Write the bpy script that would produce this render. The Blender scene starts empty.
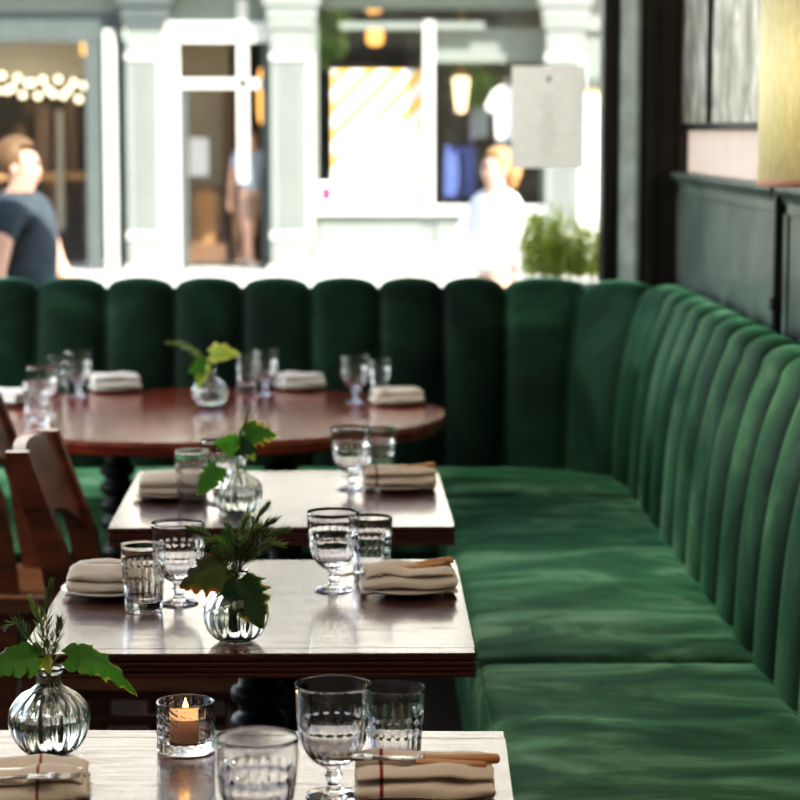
import bpy, bmesh, math, random
from mathutils import Vector, Matrix, noise
random.seed(7)
PI = math.pi
C = bpy.context.scene.collection
F = 2333.0; H = 1.56
PITCH = math.atan(270 / F); YAW = math.atan(38 / F * math.cos(PITCH))

# ---------------------------------------------------------------- camera measuring helpers
def ray(px, py):
    sy, cy, sp, cp = math.sin(YAW), math.cos(YAW), math.sin(PITCH), math.cos(PITCH)
    f = Vector((sy * cp, cy * cp, -sp)); r = Vector((cy, -sy, 0)); u = Vector((sy * sp, cy * sp, cp))
    return f + r * ((px - 400) / F) + u * ((400 - py) / F)
def at(px, py, z):
    d = ray(px, py); t = (z - H) / d.z
    return Vector((d.x * t, d.y * t, z))
def atY(px, py, Y):
    d = ray(px, py); t = Y / d.y
    return Vector((d.x * t, Y, H + d.z * t))

# ---------------------------------------------------------------- materials
def new_mat(name):
    m = bpy.data.materials.new(name); m.use_nodes = True
    nt = m.node_tree; nt.nodes.clear()
    out = nt.nodes.new('ShaderNodeOutputMaterial')
    return m, nt, out
def N(nt, t, **kw):
    n = nt.nodes.new(t)
    for k, v in kw.items(): setattr(n, k, v)
    return n
def bsdf(nt, out, color=(.5, .5, .5), rough=.5, metal=0, **inp):
    b = N(nt, 'ShaderNodeBsdfPrincipled')
    b.inputs['Base Color'].default_value = (*color, 1); b.inputs['Roughness'].default_value = rough
    b.inputs['Metallic'].default_value = metal
    for k, v in inp.items():
        b.inputs[k.replace('_', ' ')].default_value = v
    nt.links.new(b.outputs[0], out.inputs[0])
    return b
def coords(nt, scale=(1, 1, 1), kind='Object', rot=(0, 0, 0)):
    tc = N(nt, 'ShaderNodeTexCoord'); mp = N(nt, 'ShaderNodeMapping')
    mp.inputs['Scale'].default_value = scale; mp.inputs['Rotation'].default_value = rot
    nt.links.new(tc.outputs[kind], mp.inputs['Vector'])
    return mp.outputs[0]
def noisetex(nt, vec, scale=5, detail=4, rough=.55, dist=0):
    n = N(nt, 'ShaderNodeTexNoise')
    n.inputs['Scale'].default_value = scale; n.inputs['Detail'].default_value = detail
    n.inputs['Roughness'].default_value = rough; n.inputs['Distortion'].default_value = dist
    nt.links.new(vec, n.inputs['Vector'])
    return n.outputs['Fac']
def ramp(nt, fac, stops):
    r = N(nt, 'ShaderNodeValToRGB')
    while len(r.color_ramp.elements) < len(stops): r.color_ramp.elements.new(.5)
    for e, (p, c) in zip(r.color_ramp.elements, stops):
        e.position = p; e.color = (*c, 1) if len(c) == 3 else c
    nt.links.new(fac, r.inputs[0])
    return r.outputs[0]
def bump(nt, b, fac, strength=.2, dist=.01):
    n = N(nt, 'ShaderNodeBump'); n.inputs['Strength'].default_value = strength; n.inputs['Distance'].default_value = dist
    nt.links.new(fac, n.inputs['Height']); nt.links.new(n.outputs[0], b.inputs['Normal'])
def simple(name, color, rough=.5, metal=0, var=.15, scale=8, bmp=0, **inp):
    m, nt, out = new_mat(name)
    b = bsdf(nt, out, color, rough, metal, **inp)
    f = noisetex(nt, coords(nt), scale, 4)
    lo = tuple(c * (1 - var) for c in color); hi = tuple(min(1, c * (1 + var)) for c in color)
    nt.links.new(ramp(nt, f, [(.3, lo), (.7, hi)]), b.inputs['Base Color'])
    if bmp: bump(nt, b, f, bmp, .005)
    return m
def emit(name, color, strength):
    m, nt, out = new_mat(name)
    e = N(nt, 'ShaderNodeEmission'); e.inputs[0].default_value = (*color, 1); e.inputs[1].default_value = strength
    nt.links.new(e.outputs[0], out.inputs[0])
    return m
def wood(name, dark, light, rough=.35, scale=(2, 30, 30), bmp=.15, coat=0., grit=0., spec=.5, gdist=.006):
    m, nt, out = new_mat(name)
    b = bsdf(nt, out, light, rough, Coat_Weight=coat, Coat_Roughness=.12)
    b.inputs['Specular IOR Level'].default_value = spec
    v = coords(nt, scale)
    f = noisetex(nt, v, 1.0, 6, .6, .6)
    nt.links.new(ramp(nt, f, [(.3, dark), (.52, tuple((a + c) / 2 for a, c in zip(dark, light))), (.75, light)]), b.inputs['Base Color'])
    if grit:
        g = noisetex(nt, coords(nt, (60, 260, 200)), 1.0, 3, .6)
        nt.links.new(ramp(nt, g, [(.3, (rough * .75,) * 3), (.75, (rough * 1.5,) * 3)]), b.inputs['Roughness'])
        g2 = noisetex(nt, coords(nt, (30, 110, 110)), 1.0, 5, .65, .4)
        mx = N(nt, 'ShaderNodeMath', operation='ADD'); nt.links.new(g, mx.inputs[0]); nt.links.new(g2, mx.inputs[1])
        if coat:
            cg = noisetex(nt, coords(nt, (9, 120, 120)), 1.0, 6, .7, .5)
            nt.links.new(ramp(nt, cg, [(.36, (coat * .25,) * 3), (.5, (coat,) * 3), (.6, (coat * 1.15,) * 3)]), b.inputs['Coat Weight'])
        bump(nt, b, mx.outputs[0], grit, gdist)
    elif bmp: bump(nt, b, f, bmp, .003)
    return m
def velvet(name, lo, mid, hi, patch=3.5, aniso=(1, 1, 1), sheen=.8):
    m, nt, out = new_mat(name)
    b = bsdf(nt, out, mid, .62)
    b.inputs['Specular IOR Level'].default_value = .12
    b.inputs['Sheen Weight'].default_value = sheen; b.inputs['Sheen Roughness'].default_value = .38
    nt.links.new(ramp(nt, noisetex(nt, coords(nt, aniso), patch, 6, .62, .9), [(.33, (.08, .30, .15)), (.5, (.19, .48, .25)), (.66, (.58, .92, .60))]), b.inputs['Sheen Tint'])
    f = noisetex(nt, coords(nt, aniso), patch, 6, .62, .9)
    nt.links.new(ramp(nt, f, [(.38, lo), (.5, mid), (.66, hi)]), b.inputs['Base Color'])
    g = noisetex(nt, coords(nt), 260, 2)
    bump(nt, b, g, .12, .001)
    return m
def glass(name, color=(1, 1, 1), ior=1.48, rough=0.0):
    m, nt, out = new_mat(name)
    bsdf(nt, out, color, rough, IOR=ior, Transmission_Weight=1.0)
    return m
def pane_glass(name, refl=.06, tint=(1, 1, 1)):
    m, nt, out = new_mat(name)
    t = N(nt, 'ShaderNodeBsdfTransparent'); t.inputs[0].default_value = (*tint, 1)
    g = N(nt, 'ShaderNodeBsdfGlossy'); g.inputs['Roughness'].default_value = .0
    mx = N(nt, 'ShaderNodeMixShader'); mx.inputs[0].default_value = refl
    nt.links.new(t.outputs[0], mx.inputs[1]); nt.links.new(g.outputs[0], mx.inputs[2]); nt.links.new(mx.outputs[0], out.inputs[0])
    return m
def leaf_mat(name, green, edge):
    m, nt, out = new_mat(name)
    at_ = N(nt, 'ShaderNodeAttribute', attribute_name='edge')
    f = noisetex(nt, coords(nt), 45, 3)
    mth = N(nt, 'ShaderNodeMath', operation='MULTIPLY_ADD'); mth.inputs[1].default_value = .9; 
    sub = N(nt, 'ShaderNodeMath', operation='SUBTRACT'); sub.inputs[1].default_value = .45
    nt.links.new(at_.outputs['Fac'], mth.inputs[2]); nt.links.new(f, sub.inputs[0]); nt.links.new(sub.outputs[0], mth.inputs[0])
    col = ramp(nt, mth.outputs[0], [(.0, green), (.52, tuple(g * 1.2 for g in green)), (.72, edge), (1, edge)])
    d = N(nt, 'ShaderNodeBsdfPrincipled'); d.inputs['Roughness'].default_value = .45
    t = N(nt, 'ShaderNodeBsdfTranslucent'); mx = N(nt, 'ShaderNodeMixShader'); mx.inputs[0].default_value = .55
    nt.links.new(col, d.inputs['Base Color']); nt.links.new(col, t.inputs[0])
    nt.links.new(d.outputs[0], mx.inputs[1]); nt.links.new(t.outputs[0], mx.inputs[2]); nt.links.new(mx.outputs[0], out.inputs[0])
    return m
def linen(name, color, stripe_x=None, stripe=(.25, .03, .03), width=.0022):
    m, nt, out = new_mat(name)
    b = bsdf(nt, out, color, .9, Sheen_Weight=.2)
    f = noisetex(nt, coords(nt, (700, 700, 700)), 1, 2)
    base = ramp(nt, f, [(.3, tuple(c * .82 for c in color)), (.7, color)])
    if stripe_x is not None:
        tc = N(nt, 'ShaderNodeTexCoord'); sp = N(nt, 'ShaderNodeSeparateXYZ'); nt.links.new(tc.outputs['Object'], sp.inputs[0])
        s = N(nt, 'ShaderNodeMath', operation='SUBTRACT'); s.inputs[1].default_value = stripe_x; nt.links.new(sp.outputs[0], s.inputs[0])
        a = N(nt, 'ShaderNodeMath', operation='ABSOLUTE'); nt.links.new(s.outputs[0], a.inputs[0])
        l = N(nt, 'ShaderNodeMath', operation='LESS_THAN'); l.inputs[1].default_value = width; nt.links.new(a.outputs[0], l.inputs[0])
        mx = N(nt, 'ShaderNodeMixRGB'); mx.inputs[2].default_value = (*stripe, 1)
        nt.links.new(l.outputs[0], mx.inputs[0]); nt.links.new(base, mx.inputs[1]); base = mx.outputs[0]
    nt.links.new(base, b.inputs['Base Color'])
    bump(nt, b, f, .15, .0006)
    return m

def thin(name, color, mix=.5):
    m, nt, out = new_mat(name)
    f = noisetex(nt, coords(nt), 40, 3)
    col = ramp(nt, f, [(.3, tuple(c * .9 for c in color)), (.7, color)])
    d = N(nt, 'ShaderNodeBsdfDiffuse'); t = N(nt, 'ShaderNodeBsdfTranslucent'); mx = N(nt, 'ShaderNodeMixShader'); mx.inputs[0].default_value = mix
    nt.links.new(col, d.inputs[0]); nt.links.new(col, t.inputs[0])
    nt.links.new(d.outputs[0], mx.inputs[1]); nt.links.new(t.outputs[0], mx.inputs[2]); nt.links.new(mx.outputs[0], out.inputs[0])
    return m
M = {}
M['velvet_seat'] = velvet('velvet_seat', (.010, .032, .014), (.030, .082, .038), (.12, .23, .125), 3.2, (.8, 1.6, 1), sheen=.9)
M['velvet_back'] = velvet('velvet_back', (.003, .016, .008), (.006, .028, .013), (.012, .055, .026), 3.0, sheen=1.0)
M['velvet_rear_shaded'] = velvet('velvet_rear_shaded', (.002, .011, .006), (.004, .019, .010), (.008, .036, .019), 3.0, sheen=.75)  # same fabric as velvet_back, with the backlit shade put into colour and sheen
M['velvet_dark'] = velvet('velvet_dark', (.006, .05, .03), (.009, .066, .04), (.014, .09, .055), 4.0)
M['table'] = wood('table_varnish', (.030, .007, .004), (.15, .036, .016), .17, (3, 26, 26), 0, .75, .5, .8, .0022)
M['table_edge'] = wood('table_edge', (.05, .011, .006), (.16, .038, .018), .4, (3, 60, 60), .1)
M['red_table'] = wood('red_table_varnish', (.12, .018, .008), (.34, .062, .022), .18, (3, 22, 22), 0, .5, .25, .8, .0015)
M['chair'] = wood('chair_wood', (.07, .020, .009), (.26, .085, .034), .34, (6, 6, 30), .1, .3)
M['chair_seat'] = wood('chair_seat_wood', (.12, .05, .022), (.30, .15, .075), .3, (4, 30, 30), .08, .3)
M['iron'] = simple('black_iron', (.004, .004, .004), .5, .1)
M['glass'] = glass('clear_glass')
M['vase_glass'] = glass('vase_glass', (.97, 1, .97))
M['water'] = glass('water', (.97, .99, .96), 1.33)
M['pane'] = pane_glass('window_glass', .05)
M['shop_pane'] = pane_glass('shop_glass', .012)
M['china'] = simple('white_china', (.78, .76, .72), .18, 0, .03)
M['linen'] = linen('cream_linen', (.82, .735, .63))
M['linen_red'] = linen('cream_linen_red_stripe', (.80, .70, .585), -.052)
M['linen_pink'] = linen('cream_linen_pink_stripe', (.82, .74, .64), .022, (.35, .10, .12), .0018)
M['linen_white'] = linen('white_linen', (.75, .73, .70))
M['steel'] = simple('polished_steel', (.55, .54, .52), .18, 1.0, .05)
M['bone'] = wood('honey_wood_handle', (.42, .20, .075), (.66, .36, .15), .3, (8, 60, 60), .03, .3)
M['dark_bone'] = wood('dark_handle', (.05, .03, .02), (.12, .07, .04), .3, (8, 60, 60), .03, .3)
M['wax'] = simple('candle_wax', (.85, .62, .42), .5, 0, .03, Subsurface_Weight=.3)
M['flame'] = emit('candle_flame', (1.0, .42, .10), 14)
M['wick'] = simple('wick', (.02, .015, .01), .9)
M['stem'] = simple('woody_stem', (.10, .055, .03), .7)
M['green_stem'] = simple('green_stem', (.10, .17, .04), .6)
M['rosemary'] = simple('rosemary_needles', (.14, .23, .085), .5, 0, .4, 60)
M['rosemary_light'] = simple('rosemary_pale', (.27, .36, .12), .5, 0, .4, 60)
M['leaf'] = leaf_mat('ivy_leaf', (.075, .22, .022), (.72, .62, .10))
M['leaf_dark'] = leaf_mat('vine_leaf', (.022, .085, .012), (.50, .40, .09))
M['leaf_rust'] = leaf_mat('rust_leaf', (.055, .075, .015), (.30, .10, .025))
M['leaf_yellow'] = leaf_mat('yellow_leaf', (.30, .38, .05), (.80, .72, .22))
M['paper'] = thin('menu_paper', (.96, .93, .85), .68)
M['ink'] = simple('faint_ink', (.66, .63, .56), .8)
M['ink_dark'] = simple('dark_ink', (.12, .09, .07), .8)
M['black_frame'] = simple('black_paint', (.008, .008, .007), .4, 0, .2)
M['grey_jamb'] = simple('grey_green_paint', (.20, .23, .20), .4, 0, .25, 12)
M['brown_panel'] = wood('dark_brown_panel', (.010, .007, .005), (.028, .019, .013), .45, (12, 12, 2), .1)
M['wainscot'] = simple('wainscot_paint', (.11, .14, .12), .33, 0, .35, 5)
M['pink'] = simple('blush_plaster', (.82, .64, .54), .85, 0, .06, 6)
M['plaster'] = simple('pale_plaster', (.45, .42, .38), .9, 0, .06, 6)
M['ceiling'] = simple('ceiling_plaster', (.85, .82, .76), .9, 0, .05)
M['floor'] = wood('floor_boards', (.02, .012, .008), (.06, .035, .022), .5, (20, 2, 2), .1)
# antique mirror: foxed, wavy, tinted
def mirror():
    m, nt, out = new_mat('antique_mirror')
    b = bsdf(nt, out, (.5, .5, .46), .16, .95)
    f = noisetex(nt, coords(nt, (3, 3, .9)), 4, 6, .65, 1.2)
    nt.links.new(ramp(nt, f, [(.35, (.18, .165, .13)), (.52, (.45, .43, .36)), (.70, (.90, .86, .72))]), b.inputs['Base Color'])
    nt.links.new(ramp(nt, f, [(.3, (.6,) * 3), (.7, (.3,) * 3)]), b.inputs['Roughness'])
    bump(nt, b, noisetex(nt, coords(nt, (9, 9, 3)), 3, 3, .5, .5), .9, .04)
    return m
M['mirror'] = mirror()
def shade():
    m, nt, out = new_mat('mustard_fabric')
    f = noisetex(nt, coords(nt, (120, 120, 28)), 1, 4, .6)
    col = ramp(nt, f, [(.3, (.78, .74, .50)), (.7, (.97, .95, .80))])
    d = N(nt, 'ShaderNodeBsdfPrincipled'); d.inputs['Roughness'].default_value = .8
    t = N(nt, 'ShaderNodeBsdfTranslucent'); mx = N(nt, 'ShaderNodeMixShader'); mx.inputs[0].default_value = .5
    nt.links.new(col, d.inputs['Base Color']); nt.links.new(col, t.inputs[0])
    nt.links.new(d.outputs[0], mx.inputs[1]); nt.links.new(t.outputs[0], mx.inputs[2]); nt.links.new(mx.outputs[0], out.inputs[0])
    return m
M['shade'] = shade()
M['shade_trim'] = simple('pink_trim', (.60, .34, .24), .8, 0, .05)
M['bulb'] = emit('lamp_bulb', (1, .88, .68), 260)
M['brass'] = simple('brass', (.45, .30, .10), .3, 1)
# street
M['asphalt'] = simple('sunlit_paving', (.55, .53, .49), .9, 0, .1, 3)
M['asphalt2'] = simple('asphalt', (.30, .30, .29), .9, 0, .15, 2)
M['facade'] = simple('pale_render', (.88, .83, .70), .9, 0, .05, 1)
M['pil'] = simple('pale_grey_green_paint', (.21, .235, .205), .6, 0, .05, 2)
M['pil_white'] = simple('white_gloss_paint', (.62, .62, .56), .4, 0, .02)
M['pil_dark'] = simple('slate_green_paint', (.06, .075, .07), .5, 0, .1)
M['blind'] = simple('grey_green_blind', (.17, .20, .17), .8, 0, .06)
M['beige'] = simple('beige_wall', (.30, .26, .19), .8, 0, .08, 2)
def mottled(name, stops, scale, aniso):
    m, nt, out = new_mat(name)
    b = bsdf(nt, out, stops[0][1], .8)
    f = noisetex(nt, coords(nt, aniso), scale, 3, .5, .3)
    nt.links.new(ramp(nt, f, stops), b.inputs['Base Color'])
    return m
M['bar_dark'] = mottled('bar_interior', [(.42, (.003, .0025, .002)), (.5, (.012, .006, .004)), (.58, (.05, .022, .008)), (.7, (.22, .13, .06))], 2.2, (2.2, 1, .9))
M['shop_dark'] = mottled('shop_interior', [(.35, (.006, .007, .008)), (.55, (.025, .03, .033)), (.7, (.10, .11, .11))], 1.8, (1.5, 1, 1))
M['brown'] = simple('brown_wood', (.12, .06, .025), .6)
M['orange_wood'] = simple('orange_wood', (.30, .15, .05), .6)
def hazard():
    m, nt, out = new_mat('striped_poster')
    b = bsdf(nt, out, (.9, .9, .85), .7)
    tc = N(nt, 'ShaderNodeTexCoord'); sp = N(nt, 'ShaderNodeSeparateXYZ'); nt.links.new(tc.outputs['Object'], sp.inputs[0])
    a = N(nt, 'ShaderNodeMath', operation='SUBTRACT'); nt.links.new(sp.outputs[0], a.inputs[0]); nt.links.new(sp.outputs[2], a.inputs[1])
    k = N(nt, 'ShaderNodeMath', operation='MULTIPLY'); k.inputs[1].default_value = 3.0; nt.links.new(a.outputs[0], k.inputs[0])
    fr = N(nt, 'ShaderNodeMath', operation='FRACT'); nt.links.new(k.outputs[0], fr.inputs[0])
    l = N(nt, 'ShaderNodeMath', operation='LESS_THAN'); l.inputs[1].default_value = .55; nt.links.new(fr.outputs[0], l.inputs[0])
    # a plain white sheet covers the middle of the stripes
    mx = N(nt, 'ShaderNodeMixRGB'); mx.inputs[1].default_value = (.92, .92, .86, 1); mx.inputs[2].default_value = (.82, .50, .10, 1)
    nt.links.new(l.outputs[0], mx.inputs[0]); nt.links.new(mx.outputs[0], b.inputs['Base Color'])
    return m
M['hazard'] = hazard()
M['white'] = simple('bright_white', (.92, .92, .88), .7, 0, .02)
M['pinkprint'] = simple('pink_print', (.42, .015, .10), .7)
M['denim'] = simple('blue_denim', (.06, .10, .30), .85, 0, .3, 20)
M['denim_light'] = simple('faded_denim', (.42, .50, .55), .85, 0, .2, 12)
M['lilac'] = simple('lilac_cloth', (.45, .42, .62), .85, 0, .2, 12)
M['shirt_blue'] = simple('pale_blue_shirt', (.42, .50, .58), .85, 0, .15, 12)
M['navy'] = simple('navy_tee', (.035, .05, .06), .85, 0, .25, 14)
M['rust_cloth'] = simple('dusty_rose_shorts', (.42, .27, .20), .85, 0, .15, 14)
M['bagmat'] = simple('lilac_bag', (.38, .36, .45), .7)
M['skin'] = simple('skin', (.68, .40, .28), .5, 0, .05, Subsurface_Weight=.1)
M['hair_brown'] = simple('brown_hair', (.13, .07, .03), .6, 0, .3, 40)
M['hair_red'] = simple('auburn_hair', (.48, .24, .09), .6, 0, .3, 40)
M['eye'] = simple('eye_dark', (.03, .02, .02), .2)
M['lip'] = simple('lip', (.50, .20, .16), .5)
M['shoe'] = simple('shoe', (.75, .70, .66), .6)
M['warm_bulb'] = emit('warm_bulb', (1.0, .66, .30), 9)
M['white_bulb'] = emit('festoon_bulb', (1.0, .85, .55), 4)
M['orange_glow'] = emit('orange_glow', (1.0, .48, .12), 2.6)
M['lantern_glow'] = emit('lantern_glow', (1.0, .80, .45), 3.2)
M['yellow'] = simple('sunny_yellow_paint', (.86, .70, .24), .7, 0, .08, 2)
M['terracotta'] = simple('planter_zinc', (.25, .26, .25), .5)

# ---------------------------------------------------------------- mesh helpers
def link(name, bm, m, parent=None, smooth=False):
    me = bpy.data.meshes.new(name); bm.normal_update(); bm.to_mesh(me); bm.free()
    if smooth:
        for p in me.polygons: p.use_smooth = True
    if m is not None: me.materials.append(m)
    o = bpy.data.objects.new(name, me); C.objects.link(o)
    if parent is not None: o.parent = parent
    return o
def thing(name, label, cat, loc=(0, 0, 0), rz=0, group=None, kind=None):
    o = bpy.data.objects.new(name, None); C.objects.link(o)
    o.location = loc; o.rotation_euler = (0, 0, rz); o.empty_display_size = .05
    return tag(o, label, cat, group, kind)
def tag(o, label=None, cat=None, group=None, kind=None):
    if label: o['label'] = label
    if cat: o['category'] = cat
    if group: o['group'] = group
    if kind: o['kind'] = kind
    return o
def dup(root, loc, rz, label=None, group=None):
    r = root.copy(); C.objects.link(r); r.location = loc; r.rotation_euler = (0, 0, rz)
    if label: r['label'] = label
    if group: r['group'] = group
    for ch in list(root.children):
        c = ch.copy(); C.objects.link(c); c.parent = r
        for g in list(ch.children):
            d = g.copy(); C.objects.link(d); d.parent = c
    return r
def struct(o, cat=None, label=None):
    o['kind'] = 'structure'
    if label: o['label'] = label
    if cat: o['category'] = cat
    return o
def box(bm, c, s, bev=0, seg=2, rot=None):
    r = bmesh.ops.create_cube(bm, size=1)
    vs = r['verts']
    for v in vs: v.co = Vector((v.co.x * s[0], v.co.y * s[1], v.co.z * s[2]))
    if bev:
        es = list({e for v in vs for e in v.link_edges})
        rr = bmesh.ops.bevel(bm, geom=es, offset=bev, segments=seg, affect='EDGES', profile=.5)
        vs = list({v for v in rr['verts']} | {v for v in vs if v.is_valid})
    mt = Matrix.Translation(c) @ (rot.to_4x4() if rot is not None else Matrix.Identity(4))
    for v in vs: v.co = mt @ v.co
    return vs
def boxm(x0, x1, y0, y1, z0, z1, bev=0, bm=None):
    bm = bm or bmesh.new()
    box(bm, ((x0 + x1) / 2, (y0 + y1) / 2, (z0 + z1) / 2), (abs(x1 - x0), abs(y1 - y0), abs(z1 - z0)), bev)
    return bm
def lathe(prof, segs=32, mod=None, bm=None, center=(0, 0, 0)):
    """prof: [(r, z)] ; mod(theta, i, r, z) -> r"""
    bm = bm or bmesh.new(); cx, cy, cz = center; rings = []
    for i, (r, z) in enumerate(prof):
        if r < 1e-6: rings.append([bm.verts.new((cx, cy, cz + z))]); continue
        ring = []
        for k in range(segs):
            t = 2 * PI * k / segs; rr = mod(t, i, r, z) if mod else r
            ring.append(bm.verts.new((cx + rr * math.cos(t), cy + rr * math.sin(t), cz + z)))
        rings.append(ring)
    for a, b in zip(rings, rings[1:]):
        if len(a) == 1 and len(b) == 1: continue
        for k in range(segs):
            k2 = (k + 1) % segs
            if len(a) == 1: bm.faces.new((a[0], b[k2], b[k]))
            elif len(b) == 1: bm.faces.new((a[k], a[k2], b[0]))
            else: bm.faces.new((a[k], a[k2], b[k2], b[k]))
    return bm
def spline(pts, n):
    """Catmull-Rom through points"""
    P = [Vector(p) for p in pts]; P = [P[0] * 2 - P[1]] + P + [P[-1] * 2 - P[-2]]
    out = []; m = len(pts) - 1
    for j in range(n + 1):
        t = j / n * m; i = min(int(t), m - 1); u = t - i
        a, b, c, d = P[i:i + 4]
        out.append(.5 * ((2 * b) + (c - a) * u + (2 * a - 5 * b + 4 * c - d) * u * u + (3 * b - a - 3 * c + d) * u ** 3))
    return out
def tube(bm, pts, rad, segs=8, cap=True):
    pts = [Vector(p) for p in pts]; n = len(pts)
    rads = rad if isinstance(rad, (list, tuple)) else [rad] * n
    up = None; rings = []
    for i, p in enumerate(pts):
        d = (pts[min(i + 1, n - 1)] - pts[max(i - 1, 0)]).normalized()
        if up is None:
            up = d.orthogonal().normalized()
        up = (up - d * up.dot(d)).normalized(); w = d.cross(up)
        rings.append([bm.verts.new(p + (up * math.cos(2 * PI * k / segs) + w * math.sin(2 * PI * k / segs)) * rads[i]) for k in range(segs)])
    for a, b in zip(rings, rings[1:]):
        for k in range(segs):
            bm.faces.new((a[k], a[(k + 1) % segs], b[(k + 1) % segs], b[k]))
    if cap:
        bm.faces.new(list(reversed(rings[0]))); bm.faces.new(rings[-1])
    return bm
def sphere(bm, c, r, sc=(1, 1, 1), u=16, v=10):
    rr = bmesh.ops.create_uvsphere(bm, u_segments=u, v_segments=v, radius=r)
    for vv in rr['verts']: vv.co = Vector((vv.co.x * sc[0], vv.co.y * sc[1], vv.co.z * sc[2])) + Vector(c)
    return rr['verts']

# ================================================================ ROOM SHELL
WX = 1.10      # inner face of the panelled wall
WY = 8.0       # window line
struct(link('floor', boxm(-2.9, 1.4, -1.75, 8.2, -.12, 0), M['floor']))
struct(link('ceiling', boxm(-2.9, 1.4, -1.6, 8.25, 3.2, 3.35), M['ceiling']))
struct(link('wall_right', boxm(WX, WX + .2, -1.6, 8.0, 0, 3.2), M['pink']))
struct(link('wall_back', boxm(-2.9, WX + .2, -1.75, -1.6, 0, 3.2), M['plaster']))
bm = bmesh.new()
boxm(-2.9, -2.7, -1.6, 8.0, 0, .55, bm=bm); boxm(-2.9, -2.7, -1.6, 8.0, 2.9, 3.2, bm=bm)
for a, b in ((-1.6, 2.6), (7.7, 8.0)): boxm(-2.9, -2.7, a, b, .55, 2.9, bm=bm)
struct(link('wall_left', bm, M['plaster']))
# low wall under the street window and lintel above
bm = bmesh.new(); boxm(-2.9, .82, 8.0, 8.2, 0, .94, bm=bm); boxm(-2.9, .82, 8.0, 8.2, 3.0, 3.2, bm=bm)
struct(link('wall_front', bm, M['brown_panel']))
# street window: posts (black, lit grey jamb, brown casing) and pane
w = thing('window_1', 'tall plate glass street window in a black frame behind the banquette', 'window', (0, 0, 0), kind='structure')
bm = boxm(.82, .862, 7.975, 8.12, .94, 3.2, .006); boxm(.855, .885, 7.99, 8.14, .94, 3.2, .004, bm)
link('black_post', bm, M['black_frame'], w)
bm = bmesh.new(); pr = [(.874, 7.985), (.925, 7.925), (.942, 7.925), (.942, 8.18), (.874, 8.18)]
lo = [bm.verts.new((a, b, 0)) for a, b in pr]; hi = [bm.verts.new((a, b, 3.2)) for a, b in pr]
for i in range(5): bm.faces.new((lo[i], lo[(i + 1) % 5], hi[(i + 1) % 5], hi[i]))
bm.faces.new(list(reversed(lo))); bm.faces.new(hi)
link('grey_jamb', bm, M['grey_jamb'], w)
bm = boxm(-2.7, .85, 8.02, 8.10, 2.96, 3.04, .006); boxm(-2.7, .82, 7.98, 8.16, .94, .975, .006, bm)
link('window_rail', bm, M['black_frame'], w)
link('outer_sill', boxm(-2.7, .82, 8.2, 8.36, .85, .88, .006), M['black_frame'], w)
link('pane', boxm(-2.7, .83, 8.055, 8.061, .975, 2.97), M['pane'], w)
bm = boxm(.94, 1.10, 7.95, 8.2, 0, 3.2, .006); boxm(.955, 1.0, 7.935, 7.96, 1.0, 3.1, .01, bm)
struct(link('trim_1', bm, M['brown_panel']))
struct(link('trim_2', boxm(1.075, 1.10, 7.90, 7.96, 0, 3.2, .005), M['brown_panel']))
# side window (left, out of frame)
w = thing('window_2', 'wide window in the side wall', 'window', kind='structure')
bm = bmesh.new()
for y in (2.6, 4.3, 6.0, 7.66): boxm(-2.85, -2.72, y, y + .05, .55, 2.9, bm=bm)
boxm(-2.85, -2.72, 2.6, 7.7, .55, .62, bm=bm); boxm(-2.85, -2.72, 2.6, 7.7, 2.83, 2.9, bm=bm)
link('frame', bm, M['black_frame'], w)
link('pane', boxm(-2.80, -2.794, 2.64, 7.68, .6, 2.85), M['pane'], w)
# wainscot: panels with cap moulding; a joint at y ~ 5.95
w = thing('trim_3', 'dark green painted wainscot panelling with a moulded cap', 'panelling', kind='structure')
def wain(y0, y1):
    bm = boxm(WX - .022, WX, y0, y1, 0, 1.40)
    boxm(WX - .030, WX, y1 - .05, y1, .0, 1.39, .004, bm); boxm(WX - .030, WX, y0, y0 + .03, .0, 1.39, .004, bm)
    boxm(WX - .030, WX, y0, y1, 1.345, 1.40, .004, bm)
    link('panel', bm, M['wainscot'], w)
    bm = bmesh.new()
    pr = [(0, 1.375), (.030, 1.375), (.034, 1.385), (.040, 1.392), (.050, 1.400), (.055, 1.408), (.055, 1.416), (.05, 1.420), (0, 1.420)]
    ra = [bm.verts.new((WX - a, y0, z)) for a, z in pr]; rb = [bm.verts.new((WX - a, y1, z)) for a, z in pr]
    for i in range(len(pr)): 
        j = (i + 1) % len(pr); bm.faces.new((ra[i], ra[j], rb[j], rb[i]))
    bm.faces.new(ra); bm.faces.new(list(reversed(rb)))
    link('cap_moulding', bm, M['wainscot'], w)
wain(5.985, 7.94); wain(-1.5, 5.93)
bm = boxm(WX - .045, WX - .015, 5.955, 5.985, .9, 1.425, .003)
boxm(WX - .052, WX - .015, 5.945, 5.99, 1.10, 1.135, .003, bm)
link('joint_strip', bm, M['black_frame'], w)
# antique mirror panels
mr = thing('wall_mirror', 'antique foxed mirror in a dark frame above the wainscot beside the window', 'mirror', (WX, 7.05, 1.56))
bm = bmesh.new()
fr = [(-.9, .93, 0, .022), (-.9, .93, 1.18, 1.2)]
for a, b, z0, z1 in fr: boxm(-.035, 0, a, b, z0, z1, .003, bm)
for y in (.90, .195, -.9): boxm(-.035, 0, y, y + .03, .0, 1.2, .003, bm)
link('frame', bm, M['black_frame'], mr)
link('mirror_panel', boxm(-.02, -.002, .22, .905, .02, 1.185), M['mirror'], mr)
link('mirror_panel', boxm(-.02, -.002, -.875, .20, .02, 1.185), M['mirror'], mr)
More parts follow.
